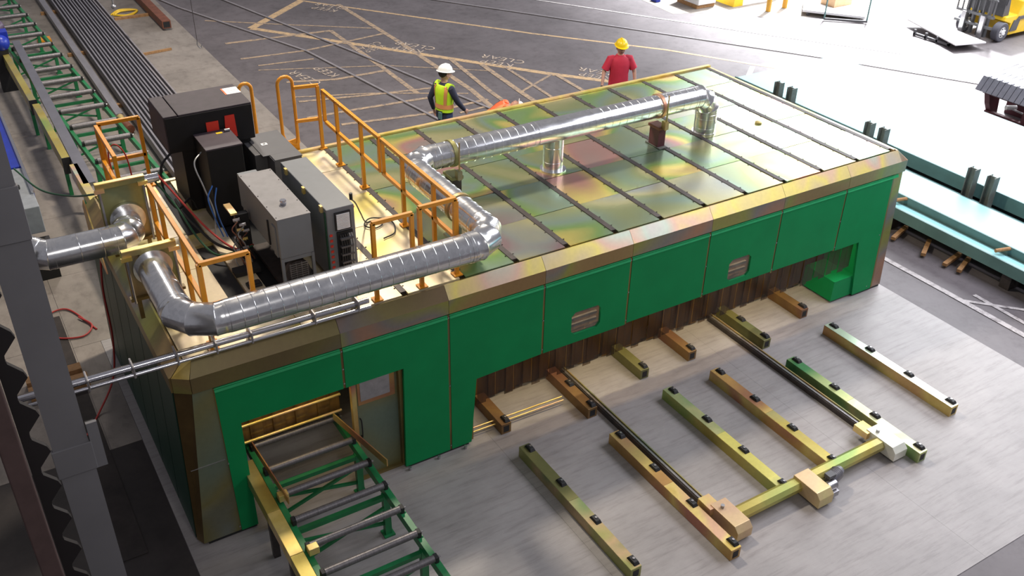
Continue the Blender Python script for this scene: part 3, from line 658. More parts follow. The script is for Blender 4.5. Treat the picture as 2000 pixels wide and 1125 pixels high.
# damper gates at the left end
def gate(y, x0, x1, z0, z1, lab):
    t = thing('duct_gate', lab, 'duct gate', ((x0 + x1) / 2, y, z0 - 0.02))
    MB().box(x0, x1, y, y + 0.02, z0, z1).build('gate_plate', 'plate', t)
    MB().box(x0 - 0.01, x1 + 0.01, y - 0.03, y + 0.02, z1, z1 + 0.06).build('top_rail', 'plate', t)
    MB().box(x0 - 0.01, x1 + 0.01, y - 0.034, y + 0.024, z1 + 0.055, z1 + 0.065).build('top_edge', 'gold', t)
    for x in (x0 + 0.02, x1 - 0.02):
        MB().box(x - 0.05, x + 0.05, y - 0.06, y - 0.03, z1 - 0.03, z1 + 0.01).build('clamp_block', 'gold', t)
        MB().cyl((x, y - 0.045, z0 - 0.05), (x, y - 0.045, z1), 0.012, 8).build('guide_rod', 'steel', t)
    MB().box(x0 - 0.02, x1 + 0.02, y - 0.05, y + 0.02, z0 - 0.03, z0).build('bottom_rail', 'inner', t)
    for x in (x0 + 0.06, x1 - 0.06): MB().box(x - 0.02, x + 0.02, y, y + 0.04, 2.235, z0 - 0.02).build('leg', 'inner', t)
    MB().lathe((( x0 + x1) / 2, y - 0.05, dz - (0.0 if y < 1.5 else 0.12)), (0, 1, 0), [(0, DR + 0.0), (0, DR + 0.03), (0.045, DR + 0.03)], 32).build('duct_ring', 'duct', t)
    return t
gate(1.0, -0.03, 0.45, 2.50, 2.95, 'plated sliding gate plate the front duct run ends in')
gate(2.35, 0.02, 0.50, 2.42, 3.06, 'tall plated gate plate standing behind the branch duct at the back left')
br = thing('exhaust_duct', 'short galvanised duct branch leading off the left edge of the roof', 'duct', (-0.2, 1.9, 2.3))
bz = 2.63
eb = elbow((0.24, 2.34, bz), (0.20, 2.0, bz), (-0.62, 2.0, bz), 0.17, DR, br, 3)
section((0.24, 2.33, bz), eb[0], DR, br, 0.4)
e5 = elbow(eb[1], (-0.64, 2.0, bz), (-0.95, 2.35, bz + 0.12), 0.2, DR * .98, br, 2)
section(eb[1], e5[0], DR, br, 0.22); section(e5[1], (-0.95, 2.35, bz + 0.12), DR * .95, br, 0.1)
# pointed plated flaps on the back left corner
for k, (x, y, lab) in enumerate(((-0.06, 3.0, 'tall pointed plated flap at the left rear corner of the roof'), (0.14, 3.15, 'smaller pointed plated flap beside the gate plate'))):
    h = 0.62 if k == 0 else 0.42
    MB().prism([(y - 0.55, 2.0), (y + 0.25, 2.0), (y + 0.30, 2.0 + h * .75), (y + 0.12, 2.0 + h), (y - 0.15, 2.0 + h * .7)], 0, x, x + 0.015).build('corner_flap', 'plate' if k else 'beam_rust', label=lab, cat='flap')
MB().cyl((0.52, 2.75, 2.88), (0.72, 2.75, 2.88), 0.05, 20).build('air_cylinder', 'chrome', label='short chrome air cylinder lying behind the tall gate plate', cat='cylinder')
MB().cyl((0.62, 2.78, 2.24), (0.62, 2.78, 2.84), 0.02, 8).build('cylinder_stand', 'steel', label='thin steel stand under the chrome air cylinder', cat='stand')
# conduit pair crossing from the column
cn = thing('conduit_run', 'pair of bright conduits running from the grey column along the front roof edge', 'conduit', (0.5, -0.26, 2.5))
MB().cyl((-1.25, -0.03, 2.43), (1.98, -0.03, 2.40), 0.030, 12).build('conduit', 'chrome', cn)
MB().cyl((-1.25, -0.09, 2.385), (1.98, -0.09, 2.36), 0.017, 12).build('conduit', 'chrome', cn)
MB().cyl((-1.25, 0.03, 2.41), (0.9, 0.03, 2.38), 0.022, 12).build('conduit', 'blackstrip', cn)
for x in (-0.66, -0.28, 0.10, 0.45, 0.78, 1.4, 1.85):
    MB().box(x - 0.009, x + 0.009, -0.112, 0.056, 2.35, 2.468).build('conduit_clamp', 'steel', cn, 0.004)
for x in (0.78, 1.85): MB().bar((x, 0.0, 2.36), (x, 0.10, 2.236), 0.03).build('conduit_bracket', 'steel', cn)

# ================================================================ RAILINGS
def rail_frame(name, segs, label, w=0.042, group=None):
    xs = [p for s_ in segs for p in s_[1:3]]
    t = thing(name, label, 'railing', (sum(p[0] for p in xs) / len(xs), sum(p[1] for p in xs) / len(xs), min(p[2] for p in xs)), group)
    for nm, p, q in segs: MB().bar(p, q, w).build(nm, 'orange', t, 0.003)
    for nm, p, q in segs:
        if nm == 'post' and abs(min(p[2], q[2]) - 2.24) < 0.01: MB().box(p[0] - 0.05, p[0] + 0.05, p[1] - 0.05, p[1] + 0.05, 2.24, 2.252).build('foot_plate', 'orange', t)
    return t
zt, zm, zr = 3.11, 2.69, 2.24
rail_frame('guard_railing', [('top_bar', (3.1, 3.80, zt), (3.1, 2.05, zt)), ('mid_bar', (3.1, 3.76, zm), (3.1, 2.05, zm)), ('post', (3.1, 3.79, zm), (3.1, 3.79, zt)), ('post', (3.1, 3.36, zr), (3.1, 3.36, zt)), ('post', (3.1, 2.6, zr), (3.1, 2.6, zt)), ('post', (3.1, 2.07, zm), (3.1, 2.07, zt))], 'orange guard railing on the roof, rear half nearest the hi-vis worker')
rail_frame('guard_railing', [('top_bar', (3.1, 2.0, zt), (3.1, 0.2, zt)), ('mid_bar', (3.1, 2.0, zm), (3.1, 0.2, zm)), ('post', (3.1, 1.98, zm), (3.1, 1.98, zt)), ('post', (3.1, 1.46, zr), (3.1, 1.46, zt)), ('post', (3.1, 0.70, zr), (3.1, 0.70, zt)), ('post', (3.1, 0.2, zr), (3.1, 0.2, zt))], 'orange guard railing on the roof, front half ending above the big duct')
rail_frame('guard_railing', [('top_bar', (2.15, 0.17, 3.12), (2.59, 0.17, 3.12)), ('mid_bar', (2.15, 0.17, 2.69), (2.59, 0.17, 2.69)), ('post', (2.16, 0.17, zr), (2.16, 0.17, 3.12)), ('post', (2.58, 0.17, 2.69), (2.58, 0.17, 3.12))], 'orange hinged gate frame next to the tall grey cabinet with louvre')
rail_frame('guard_railing', [('top_bar', (2.66, 0.17, 3.16), (3.08, 0.17, 3.16)), ('mid_bar', (2.66, 0.17, 2.69), (3.08, 0.17, 2.69)), ('post', (2.67, 0.17, zr), (2.67, 0.17, 3.16)), ('post', (3.07, 0.17, 2.69), (3.07, 0.17, 3.16))], 'orange frame closing the right end above the front duct')
rail_frame('guard_railing', [('top_bar', (0.49, 2.05, 3.13), (0.49, 0.22, 3.13)), ('mid_bar', (0.49, 2.05, 2.7), (0.49, 0.22, 2.7)), ('post', (0.49, 2.04, zr), (0.49, 2.04, 3.13)), ('post', (0.49, 1.62, zr), (0.49, 1.62, 3.13)), ('post', (0.49, 0.8, zr), (0.49, 0.8, 3.13)), ('post', (0.49, 0.24, zr), (0.49, 0.24, 3.13))], 'orange railing along the left roof edge beside the dark cable slot')
rail_frame('guard_railing', [('top_bar', (0.47, 0.17, 3.15), (0.93, 0.17, 3.15)), ('mid_bar', (0.47, 0.17, 2.7), (0.93, 0.17, 2.7)), ('post', (0.47, 0.17, zr), (0.47, 0.17, 3.15)), ('post', (0.92, 0.17, 2.7), (0.92, 0.17, 3.15))], 'orange square frame at the left front corner above the duct elbow')
rail_frame('guard_railing', [('top_bar', (0.36, 3.96, 3.13), (0.84, 3.96, 3.13)), ('mid_bar', (0.40, 3.96, 2.66), (0.84, 3.96, 2.66)), ('post', (0.38, 3.96, zr), (0.38, 3.96, 3.13)), ('post', (0.83, 3.96, zr), (0.83, 3.96, 3.13))], 'orange frame at the left rear corner in front of the roller conveyor')
rail_frame('guard_railing', [('top_bar', (0.34, 3.9, 3.13), (0.34, 2.9, 3.13)), ('mid_bar', (0.34, 3.9, 2.7), (0.34, 2.9, 2.7)), ('post', (0.34, 3.9, zr), (0.34, 3.9, 3.13)), ('post', (0.34, 2.95, zr), (0.34, 2.95, 3.13))], 'orange railing returning forward from the left rear corner')
def hoop(x0, x1, y, label):
    t = thing('ladder_hoop', label, 'railing', ((x0 + x1) / 2, y, 2.0))
    z1 = 3.28; xm = (x0 + x1) / 2; r = (x1 - x0) / 2
    pts = [(x0, y, 2.50), (x0, y, z1 - r)] + [(xm - r * math.cos(a), y, z1 - r + r * math.sin(a)) for a in [math.pi * k / 8 for k in range(1, 8)]] + [(x1, y, z1 - r), (x1, y, 2.35)]
    MB().tube(pts, 0.022, 10).build('hoop_tube', 'orange', t)
    MB().tube(bez([(x0, y, 2.50), (x0 + 0.04, y, 2.40), (x1 - 0.03, y, 2.34), (x1, y, 2.45)], 4), 0.022, 10).build('lower_loop', 'orange', t)
    MB().prism([(x0, 2.0), (x1 + .01, 2.0), (x1 + 0.01, 2.42), (x0 + 0.05, 2.40)], 1, y - 0.01, y + 0.01).build('side_plate', 'orange', t)
    return t
hoop(2.60, 2.80, 4.06, 'orange looped ladder handrail at the rear edge, right of the grey cabinets')
hoop(2.10, 2.26, 4.06, 'orange looped ladder handrail just behind the black cabinet')
rail_frame('guard_railing', [('top_bar', (2.80, 4.04, 3.12), (3.12, 3.98, 3.12)), ('mid_bar', (2.79, 4.04, 2.66), (3.12, 3.98, 2.66)), ('post', (3.10, 3.97, zr), (3.10, 3.97, 3.12))], 'short orange rail frame joining the ladder loop to the rear corner post')

# ================================================================ CABINETS ON THE ROOF
c1 = thing('power_cabinet', 'grey steel power cabinet on open legs with a round fitting on top', 'cabinet', (1.555, 1.28, 2.24))
MB().box(1.38, 1.73, 0.70, 1.87, 2.66, 3.10).build('body', 'grey', c1, 0.008)
MB().box(1.378, 1.732, 0.698, 1.872, 3.10, 3.108).build('lid', simple('grey_lid', (0.21, 0.20, 0.20), 0.5), c1)
MB().box(1.39, 1.60, 1.87, 1.97, 2.7, 3.09).build('rear_box', 'grey', c1, 0.005)
for x in (1.395, 1.715):
    for y in (0.715, 1.855): MB().box(x - 0.015, x + 0.015, y - 0.015, y + 0.015, 2.24, 2.66).build('leg', 'grey', c1)
MB().box(1.40, 1.71, 0.75, 1.80, 2.235, 2.28).build('base_tray', 'blackstrip', c1)
fr = MB().box(1.41, 1.70, 0.705, 0.72, 2.62, 2.66).build('fan_shroud', 'grey', c1)
MB().lathe((1.555, 0.80, 2.45), (0, -1, 0), [(0, 0.13), (0.06, 0.13)], 28).build('fan_housing', 'blackstrip', c1)
fg = MB()
for k in range(9): fg.box(1.46, 1.66, 0.722, 0.73, 2.36 + k * 0.024, 2.366 + k * 0.024)
for k in range(4): fg.box(1.47 + k * 0.06, 1.474 + k * 0.06, 0.722, 0.728, 2.35, 2.57)
fg.build('fan_grille', 'steel', c1)
MB().bar((1.42, 0.78, 2.34), (1.70, 0.78, 2.30), 0.02).build('brace', 'grey', c1)
MB().cyl((1.55, 0.95, 2.285), (1.55, 0.95, 2.36), 0.10, 24).build('motor_can', 'grey', c1)
MB().lathe((1.56, 1.0, 3.108), (0, 0, 1), [(0, 0.028), (0.012, 0.032), (0.018, 0.024), (0.03, 0.024), (0.035, 0.034), (0.05, 0.030)], 16).build('filler_cap', 'chrome', c1)
b_ = MB()
for x in (1.395, 1.715):
    for k in range(5): b_.cyl((x, 0.75 + k * 0.27, 3.108), (x, 0.75 + k * 0.27, 3.113), 0.006, 6)
b_.build('lid_screws', 'blackstrip', c1, kind='stuff')
MB().box(1.365, 1.38, 0.98, 1.0, 2.70, 2.98).build('side_handle', 'rubber', c1)
MB().box(1.368, 1.38, 0.76, 0.86, 2.66, 3.0).build('side_post', 'grey', c1)

c2 = thing('control_cabinet', 'tall grey control cabinet with white louvre and bundled cables on its end', 'cabinet', (2.01, 1.3, 2.24))
MB().box(1.87, 2.17, 0.64, 1.95, 2.30, 3.12).build('body', 'grey', c2, 0.008)
MB().box(1.90, 2.15, 0.70, 1.92, 2.24, 2.30).build('plinth', 'blackstrip', c2)
MB().box(1.86, 1.87, 0.66, 0.69, 2.36, 3.08).build('earth_bar', 'hose_green', c2)
for y in (0.72, 1.2, 1.72): MB().box(1.845, 1.87, y, y + 0.05, 3.06, 3.13).build('hinge', 'gold', c2)
lv = MB().box(1.95, 2.12, 0.622, 0.64, 2.87, 3.07).build('louvre_frame', 'rubber', c2)
for k in range(12): MB().box(1.965, 2.105, 0.612, 0.624, 2.885 + k * 0.0145, 2.894 + k * 0.0145).build('louvre_slat', 'white', lv)
MB().box(1.96, 2.13, 0.618, 0.64, 2.32, 2.85).build('connector_panel', 'rubber', c2)
for k in range(8): MB().box(1.885, 1.915, 0.632, 0.64, 2.38 + k * 0.062, 2.405 + k * 0.062).build('warning_tag', 'red', c2)
for k in range(6):
    x = 1.985 + k * 0.024
    MB().tube(bez([(x, 0.60, 2.83), (x + 0.006, 0.575, 2.72), (x - 0.004, 0.575, 2.55), (x + 0.01, 0.59, 2.40), (x, 0.62, 2.26)], 5), 0.010, 8).build('cable', 'hose_clear' if k in (4, 5) else 'rubber', c2)
for k in range(5): MB().box(1.975, 2.11, 0.56, 0.60, 2.42 + k * 0.09, 2.44 + k * 0.09).build('cable_tie', 'greydark', c2)
MB().cyl((2.20, 0.78, 3.10), (2.20, 0.78, 3.17), 0.018, 12).build('beacon_stem', 'rubber', c2)
MB().sphere((2.19, 0.74, 3.04), 0.022).build('beacon_lamp', 'red', c2)

c3 = thing('equipment_box', 'dark grey low cabinet with small white sticker, behind the louvred cabinet', 'cabinet', (2.0, 2.8, 2.24))
MB().prism([(1.79, 2.62), (1.93, 2.62), (1.93, 2.36), (2.26, 2.36), (2.26, 3.20), (1.79, 3.20)], 2, 2.50, 2.95).build('body', 'greydark', c3, 0.006)
MB().box(1.82, 2.24, 2.66, 3.17, 2.24, 2.50).build('plinth', 'blackstrip', c3)
MB().box(1.94, 2.265, 2.355, 2.52, 2.95, 2.962).build('lid', 'greydark', c3)
MB().box(1.86, 2.265, 2.53, 3.20, 2.95, 2.958).build('lid', 'greydark', c3)
st = MB().box(1.95, 2.02, 2.83, 2.89, 2.9585, 2.961).build('sticker', 'white', c3)
MB().box(1.97, 2.0, 2.848, 2.872, 2.961, 2.9625).build('sticker_mark', 'rubber', st)

c4 = thing('power_supply', 'large black power supply cabinet with white stickers and red blocks', 'cabinet', (1.43, 3.35, 2.24))
MB().prism([(2.98, 3.02), (3.72, 3.02), (3.72, 3.36), (3.66, 3.45), (2.98, 3.45)], 0, 1.095, 1.93).build('body', 'blacktop', c4, 0.006)
MB().prism([(2.98, 3.02), (3.72, 3.02), (3.72, 3.36), (3.66, 3.45), (2.98, 3.45)], 0, 0.93, 1.085).build('end_cover', 'blacktop', c4, 0.006)
MB().box(0.945, 1.925, 2.966, 2.979, 3.02, 3.43).build('front_skin', 'black', c4)
MB().box(1.08, 1.88, 3.02, 3.70, 2.24, 3.02).build('pedestal', 'black', c4)
MB().prism([(1.38, 3.19), (1.52, 3.19), (1.52, 3.31), (1.38, 3.31)], 1, 2.955, 2.967).build('red_block', 'red', c4)
MB().prism([(1.58, 3.08), (1.72, 3.08), (1.71, 3.35), (1.60, 3.35)], 1, 2.955, 2.967).build('red_block', 'red', c4)
for k in range(2):
    s_ = MB().box(1.76, 1.93, 3.34 + 0.11 * k, 3.44 + 0.11 * k, 3.4505, 3.4525).build('sticker', 'white', c4)
    MB().box(1.745, 1.765, 3.34 + 0.11 * k, 3.44 + 0.11 * k, 3.4505, 3.4530).build('sticker_edge', 'hivis_orange', s_)
    for q in range(3): MB().box(1.79, 1.90, 3.36 + 0.11 * k + 0.022 * q, 3.365 + 0.11 * k + 0.022 * q, 3.4525, 3.4532).build('printed_line', 'tape', s_)
c5 = thing('ignition_box', 'smaller black box with a yellow tag on top, in front of the black power supply', 'cabinet', (1.42, 2.7, 2.24))
MB().box(1.22, 1.62, 2.45, 2.94, 2.24, 3.19).build('body', 'black', c5, 0.006)
MB().box(1.215, 1.625, 2.445, 2.945, 3.19, 3.205).build('lid', simple('dark_plum_lid', (0.055, 0.042, 0.052), 0.55), c5)
MB().box(1.45, 1.52, 2.83, 2.87, 3.205, 3.208).build('tag', 'yellow', c5)
MB().cyl((1.55, 2.86, 3.22), (1.61, 2.86, 3.22), 0.018, 12).build('gland', 'steel', c5)
# hoses and leads
def hose(name, pts, r, mat, label, group=None):
    return MB().tube(bez(pts, 8), r, 8).build(name, mat, label=label, cat='hose', group=group)
hose('hose', [(1.20, 2.62, 3.12), (1.08, 2.50, 3.05), (1.12, 2.42, 2.8), (1.18, 2.38, 2.5), (1.14, 2.3, 2.25)], 0.009, 'hose_clear', 'grey braided hose arching down the left of the small black box')
hose('hose', [(1.22, 2.44, 2.78), (1.13, 2.34, 2.68), (1.16, 2.28, 2.45), (1.20, 2.2, 2.25)], 0.008, 'hose_blue', 'blue hose hanging below the small black box, left one')
hose('hose', [(1.26, 2.43, 2.75), (1.20, 2.34, 2.62), (1.20, 2.26, 2.45), (1.24, 2.18, 2.25)], 0.008, 'hose_blue', 'blue hose hanging below the small black box, right one')
hose('hose', [(0.95, 3.0, 3.02), (0.80, 2.92, 2.9), (0.78, 2.86, 2.62), (0.88, 2.8, 2.42), (1.05, 2.9, 2.46), (1.12, 2.9, 2.3)], 0.013, 'hose_black', 'thick black cable looping out of the left of the black power supply')
hose('hose', [(0.66, 2.8, 2.86), (0.80, 2.5, 2.62), (0.90, 2.1, 2.36), (1.0, 1.75, 2.30), (1.22, 1.62, 2.36), (1.34, 1.55, 2.42)], 0.012, 'hose_green', 'dark green hose sweeping over the cable slot to the valves')
hose('hose', [(0.72, 2.75, 2.90), (0.90, 2.45, 2.6), (1.05, 2.1, 2.40), (1.20, 1.75, 2.32), (1.36, 1.60, 2.40)], 0.012, 'hose_red', 'dark red hose running diagonally towards the valves')
hose('hose', [(0.98, 3.4, 2.24), (0.95, 2.9, 2.30), (0.97, 2.4, 2.34), (1.06, 2.0, 2.30), (1.25, 1.7, 2.28)], 0.016, 'hose_black', 'thick black lead lying along the cable slot')
hose('hose', [(0.40, 3.7, 2.4), (0.38, 3.68, 2.85), (0.47, 3.66, 2.97), (0.56, 3.62, 2.82), (0.58, 3.6, 2.4)], 0.009, 'hose_red', 'red hose looped over the orange rail at the rear left corner')
hose('hose', [(-0.55, 5.6, 2.1), (-0.35, 4.9, 2.05), (-0.08, 4.2, 2.2), (0.10, 3.2, 2.62), (0.2, 2.6, 2.9)], 0.012, 'hose_green', 'green cable hanging in the air from the left towards the tall gate plate')
hose('hose', [(-0.02, 2.9, 2.1), (-0.10, 2.85, 1.6), (-0.12, 2.9, 0.9), (-0.22, 2.95, 0.3), (-0.50, 2.7, 0.02), (-0.8, 2.2, 0.02)], 0.012, 'hose_red', 'red hose dropping down beside the dark side wall to the floor')
hose('hose', [(-0.14, 4.6, 0.01), (-0.40, 5.3, 0.02), (-0.72, 5.2, 0.02), (-0.70, 4.7, 0.02), (-0.35, 4.5, 0.02), (-0.18, 4.7, 0.03), (-0.3, 5.0, 0.03)], 0.012, 'hose_red', 'red hose coiled loosely on the concrete left of the enclosure')
hose('power_lead', [(2.20, 0.80, 3.10), (2.35, 1.05, 2.9), (2.52, 1.35, 2.6), (2.72, 1.7, 2.27), (2.86, 1.72, 2.25), (2.88, 1.6, 2.25), (2.76, 1.55, 2.25), (2.68, 1.66, 2.26), (2.82, 1.78, 2.26), (3.0, 1.62, 2.25), (2.92, 1.35, 2.25), (2.75, 1.28, 2.25)], 0.008, 'hose_black', 'thin black lead coiled on the pale roof beside the louvred cabinet')
vm = thing('valve_manifold', 'cluster of brass valves, fittings and short hoses left of the grey power cabinet', 'valves', (1.28, 1.7, 2.24))
MB().box(1.22, 1.36, 1.62, 1.70, 2.24, 2.78).build('backplate', 'rubber', vm)
for k in range(9):
    a = R_.uniform(0, 6.28); z = 2.32 + k * 0.055; x = 1.25 + 0.05 * math.cos(a); y = 1.58 + 0.05 * math.sin(a)
    MB().cyl((x - 0.03, y, z), (x + 0.035, y - 0.02, z + 0.01), 0.018, 10).build('valve_body', 'steel' if k % 3 else 'gold', vm)
    MB().cyl((x, y - 0.05, z), (x, y, z), 0.009, 8).build('fitting', 'chrome', vm)
    MB().tube(bez([(x, y - 0.05, z), (x - 0.08, y - 0.10, z - 0.05), (x - 0.03, y - 0.12, z - 0.16), (x + 0.04, y - 0.05, 2.26)], 4), 0.007, 6).build('short_hose', ('hose_black', 'hose_clear', 'rust')[k % 3], vm)
MB().box(1.17, 1.24, 1.60, 1.86, 2.80, 2.82).build('top_bracket', 'gold', vm)
MB().box(1.05, 1.32, 1.28, 1.42, 2.24, 2.29).build('foot_plate', 'rubber', vm)
t = thing('foot_pedal', 'small black box on the pale deck by the valves', 'box', (1.16, 1.1, 2.235))
MB().box(1.09, 1.24, 1.0, 1.1, 2.236, 2.27).build('housing', 'rubber', t, 0.006)
MB().box(1.11, 1.22, 1.02, 1.08, 2.27, 2.285).build('cover', 'blackstrip', t)

# ================================================================ FRONT ROLLER CONVEYOR
def conveyor(label, x0, x1, ys, ya, yb, zr, slope, yref, rr, legs, left_mat, group='roller conveyors'):
    def dx(y): return slope * (y - yref)
    t = thing('roller_conveyor', label, 'conveyor', ((x0 + x1) / 2 + dx((ya + yb) / 2), (ya + yb) / 2, 0))
    def rail(x, w, h, z, mat, nm): MB().bar((x + dx(ya), ya, z), (x + dx(yb), yb, z), w, h).build(nm, mat, t)
    rail(x1 + 0.005, 0.06, 0.10, zr - 0.09, 'greenframe', 'side_rail')
    rail(x0 - 0.005, 0.06, 0.10, zr - 0.09, 'greenframe', 'side_rail')
    for y in ys:
        d = dx(y)
        r_ = MB().cyl((x0 + d + 0.03, y, zr), (x1 + d - 0.02, y, zr), rr, 18).build('roller', 'roller', t)
        for x in (x0 + d + 0.01, x1 + d):
            b = MB().box(x - 0.02, x + 0.02, y - 0.035, y + 0.035, zr - 0.045, zr + 0.03).build('bearing', 'rubber', r_, 0.005)
        MB().cyl((x1 + d + 0.02, y, zr), (x1 + d + 0.045, y, zr), 0.010, 8).build('axle_bolt', 'steel', r_)
    for i, y in enumerate(legs):
        d = dx(y)
        for x in (x0 + d, x1 + d):
            MB().box(x - 0.035, x + 0.035, y - 0.03, y + 0.03, 0.02, zr - 0.13).build('leg', 'greenframe', t)
            MB().box(x - 0.06, x + 0.06, y - 0.06, y + 0.06, 0.0, 0.02).build('foot', 'greenframe', t)
        MB().bar((x0 + d, y, zr - 0.17), (x1 + d, y, zr - 0.17), 0.05).build('cross_member', 'greenframe', t)
        MB().bar((x0 + d, y - 0.01, 0.10), (x1 + d, y - 0.01, zr - 0.30), 0.03).build('diagonal_brace', 'greenframe', t)
        MB().bar((x0 + d, y + 0.02, zr - 0.32), (x1 + d, y + 0.02, 0.14), 0.03).build('diagonal_brace', 'greenframe', t)
    return t
cv = conveyor('green framed roller conveyor coming out of the front opening at the bottom left', 0.72, 1.70, [0.42, -0.01, -0.42, -0.81, -1.19, -1.56, -1.92, -2.28, -2.64], 0.66, -3.0, 0.70, 0, 0, 0.036, [-0.10, -0.80, -1.66, -2.5], 'gold')
for k, (ya, yb) in enumerate(((0.2, -0.62), (-0.624, -1.25), (-1.254, -3.0))):
    MB().box(0.535, 0.665, yb, ya, 0.58, 0.73).build('plated_guard', ('beam_gold', 'gold', 'beam_gold')[k], cv, 0.004)
for y in (-0.5, -1.1, -1.9, -2.6): MB().box(0.56, 0.63, y - 0.03, y + 0.03, 0.0, 0.58).build('guard_leg', 'blackstrip', cv)
MB().bar((1.63, 0.35, 0.79), (1.82, -0.62, 0.79), 0.012, 0.09).build('guide_fin', 'beam_rust', cv)
MB().bar((0.72, 0.35, 0.79), (0.76, -0.62, 0.79), 0.012, 0.09).build('guide_fin', 'beam_rust', cv)
for y in (-0.42, -1.22): MB().box(0.70, 0.80, y - 0.10, y - 0.02, 0.70, 0.78).build('sensor_block', 'gold', cv, 0.004)

bc = conveyor('long green framed roller conveyor running away behind the enclosure at the top left', 0.78, 1.60, [4.4 + 0.86 * k for k in range(20)], 4.2, 21.5, 0.66, -0.055, 9.0, 0.05, [5.3, 7.0, 8.7, 10.4, 12.1, 13.8, 15.5, 17.2, 18.9, 20.6], 'greenframe')
MB().quadbox([(0.42, 7.6, 0.74), (0.60, 7.6, 0.74), (0.62, 15.7, 0.74), (0.47, 15.7, 0.74), (0.42, 7.6, 0.80), (0.60, 7.6, 0.80), (0.62, 15.7, 0.80), (0.47, 15.7, 0.80)]).build('flat_bar', 'flat', label='long grey flat bar lying along the back roller conveyor', cat='steel bar')
ft = bpy.context  # noqa
for k, (y0, y1, x0, x1, mt, lab) in enumerate(((11.75, 15.3, 0.30, 0.22, 'beam_gold', 'pale yellow boxed rail left of the back conveyor, farthest piece'), (8.75, 11.55, 0.36, 0.32, 'beam_gold', 'pale yellow boxed rail left of the back conveyor, middle piece'), (5.2, 8.45, 0.50, 0.42, 'chamfer', 'pinkish cream boxed rail left of the back conveyor, nearest piece'))):
    t = thing('side_guard', lab, 'guard rail', ((x0 + x1) / 2, (y0 + y1) / 2, 0))
    MB().quadbox([(x0 - .06, y0, 0.55), (x0 + .06, y0, 0.55), (x1 + .06, y1, 0.55), (x1 - .06, y1, 0.55), (x0 - .06, y0, 0.80), (x0 + .06, y0, 0.80), (x1 + .06, y1, 0.80), (x1 - .06, y1, 0.80)]).build('boxed_rail', mt, t)
    MB().box(x0 - 0.07, x0 + 0.07, y0 - 0.015, y0, 0.52, 0.81).build('end_cap', 'rubber', t)
    for y in (y0 + 0.3, y1 - 0.3): MB().box((x0 + x1) / 2 - 0.03, (x0 + x1) / 2 + 0.03, y - 0.03, y + 0.03, 0, 0.55).build('leg', 'greenframe', t)

# ================================================================ FLOOR BEAMS
def floor_beam(x, ya, yb, mat, label, pads, group=None, w=0.135, h=0.145, tops=None):
    t = thing('support_beam', label, 'support beam', (x, (ya + yb) / 2, 0), group)
    MB().box(x - w / 2, x + w / 2, ya, yb, 0, h).build('beam_body', mat, t, 0.004)
    MB().box(x - w / 2 + 0.03, x + w / 2 - 0.03, ya - 0.002, ya + 0.004, 0.025, h - 0.03).build('open_end', 'rubber', t)
    if tops:
        ym = ya + (yb - ya) * 0.52
        for (y0, y1), tm in zip(((ya + 0.004, ym - 0.002), (ym + 0.002, yb - 0.004)), tops): MB().box(x - w / 2 + 0.002, x + w / 2 - 0.002, y0, y1, h, h + 0.003).build('top_plate', tm, t)
    for y in pads:
        p = MB().quadbox([(x + dx, yy, h) for dx, yy in ((-0.01, y - 0.07), (0.065, y - 0.07), (0.065, y + 0.07), (-0.01, y + 0.07))] + [(x + dx, yy, h + 0.035) for dx, yy in ((0.0, y - 0.045), (0.055, y - 0.045), (0.055, y + 0.045), (0.0, y + 0.045))]).build('wear_pad', 'rubber', t, 0.006)
        MB().cyl((x + 0.03, y, h + 0.03), (x + 0.03, y, h + 0.045), 0.014, 10).build('pad_bolt', 'steel', p)
    return t
def pads(ya, yb): return [ya + 0.09 + (yb - ya - 0.18) * k / 3 for k in range(4)]
FB = [(3.58, -2.60, -0.48, 'beam_olive', 'olive plated floor beam, leftmost in the front row'),
      (4.62, -2.92, -0.82, 'beam_rust', 'copper and gold plated floor beam beside the left chain track'),
      (5.70, -2.56, -0.48, 'beam_gold', 'green and yellow plated floor beam, third from left on the apron'),
      (6.48, -2.56, -0.48, 'beam_rust', 'copper red plated floor beam, fourth from left in the middle'),
      (7.52, -2.92, -0.80, 'beam_green', 'green plated floor beam beside the right chain track'),
      (8.56, -2.56, -0.48, 'beam_rust', 'orange plated floor beam with pale top, rightmost and alone on the apron')]
TP = [('beam_olive', 'stub_olive'), ('gold', 'beam_rust'), ('top_yellow', 'beam_green'), ('beam_gold', 'beam_rust'), ('top_straw', 'beam_green'), ('top_pale', 'top_green')]
for (x, ya, yb, mt, lab), tp in zip(FB, TP): floor_beam(x, ya, yb, mt, lab, pads(ya, yb), tops=tp)
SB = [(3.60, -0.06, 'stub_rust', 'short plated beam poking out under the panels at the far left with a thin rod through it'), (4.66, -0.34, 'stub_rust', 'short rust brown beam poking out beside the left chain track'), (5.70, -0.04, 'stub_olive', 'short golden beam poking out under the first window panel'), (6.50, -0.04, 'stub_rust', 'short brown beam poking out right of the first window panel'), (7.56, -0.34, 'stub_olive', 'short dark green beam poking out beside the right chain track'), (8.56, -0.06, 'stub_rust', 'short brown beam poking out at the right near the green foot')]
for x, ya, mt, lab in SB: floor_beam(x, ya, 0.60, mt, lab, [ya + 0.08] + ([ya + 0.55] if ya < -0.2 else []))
for lab, z in (('thin bright rod lying from the green panel foot past the first short beam', 0.06), ('second thin rod lying beside the bright one', 0.085)):
    MB().cyl((3.16, 0.10 if z < .07 else .14, z), (4.50, 0.06 if z < .07 else .10, z), 0.009, 8).build('guide_rod', 'gold', label=lab, cat='rod')
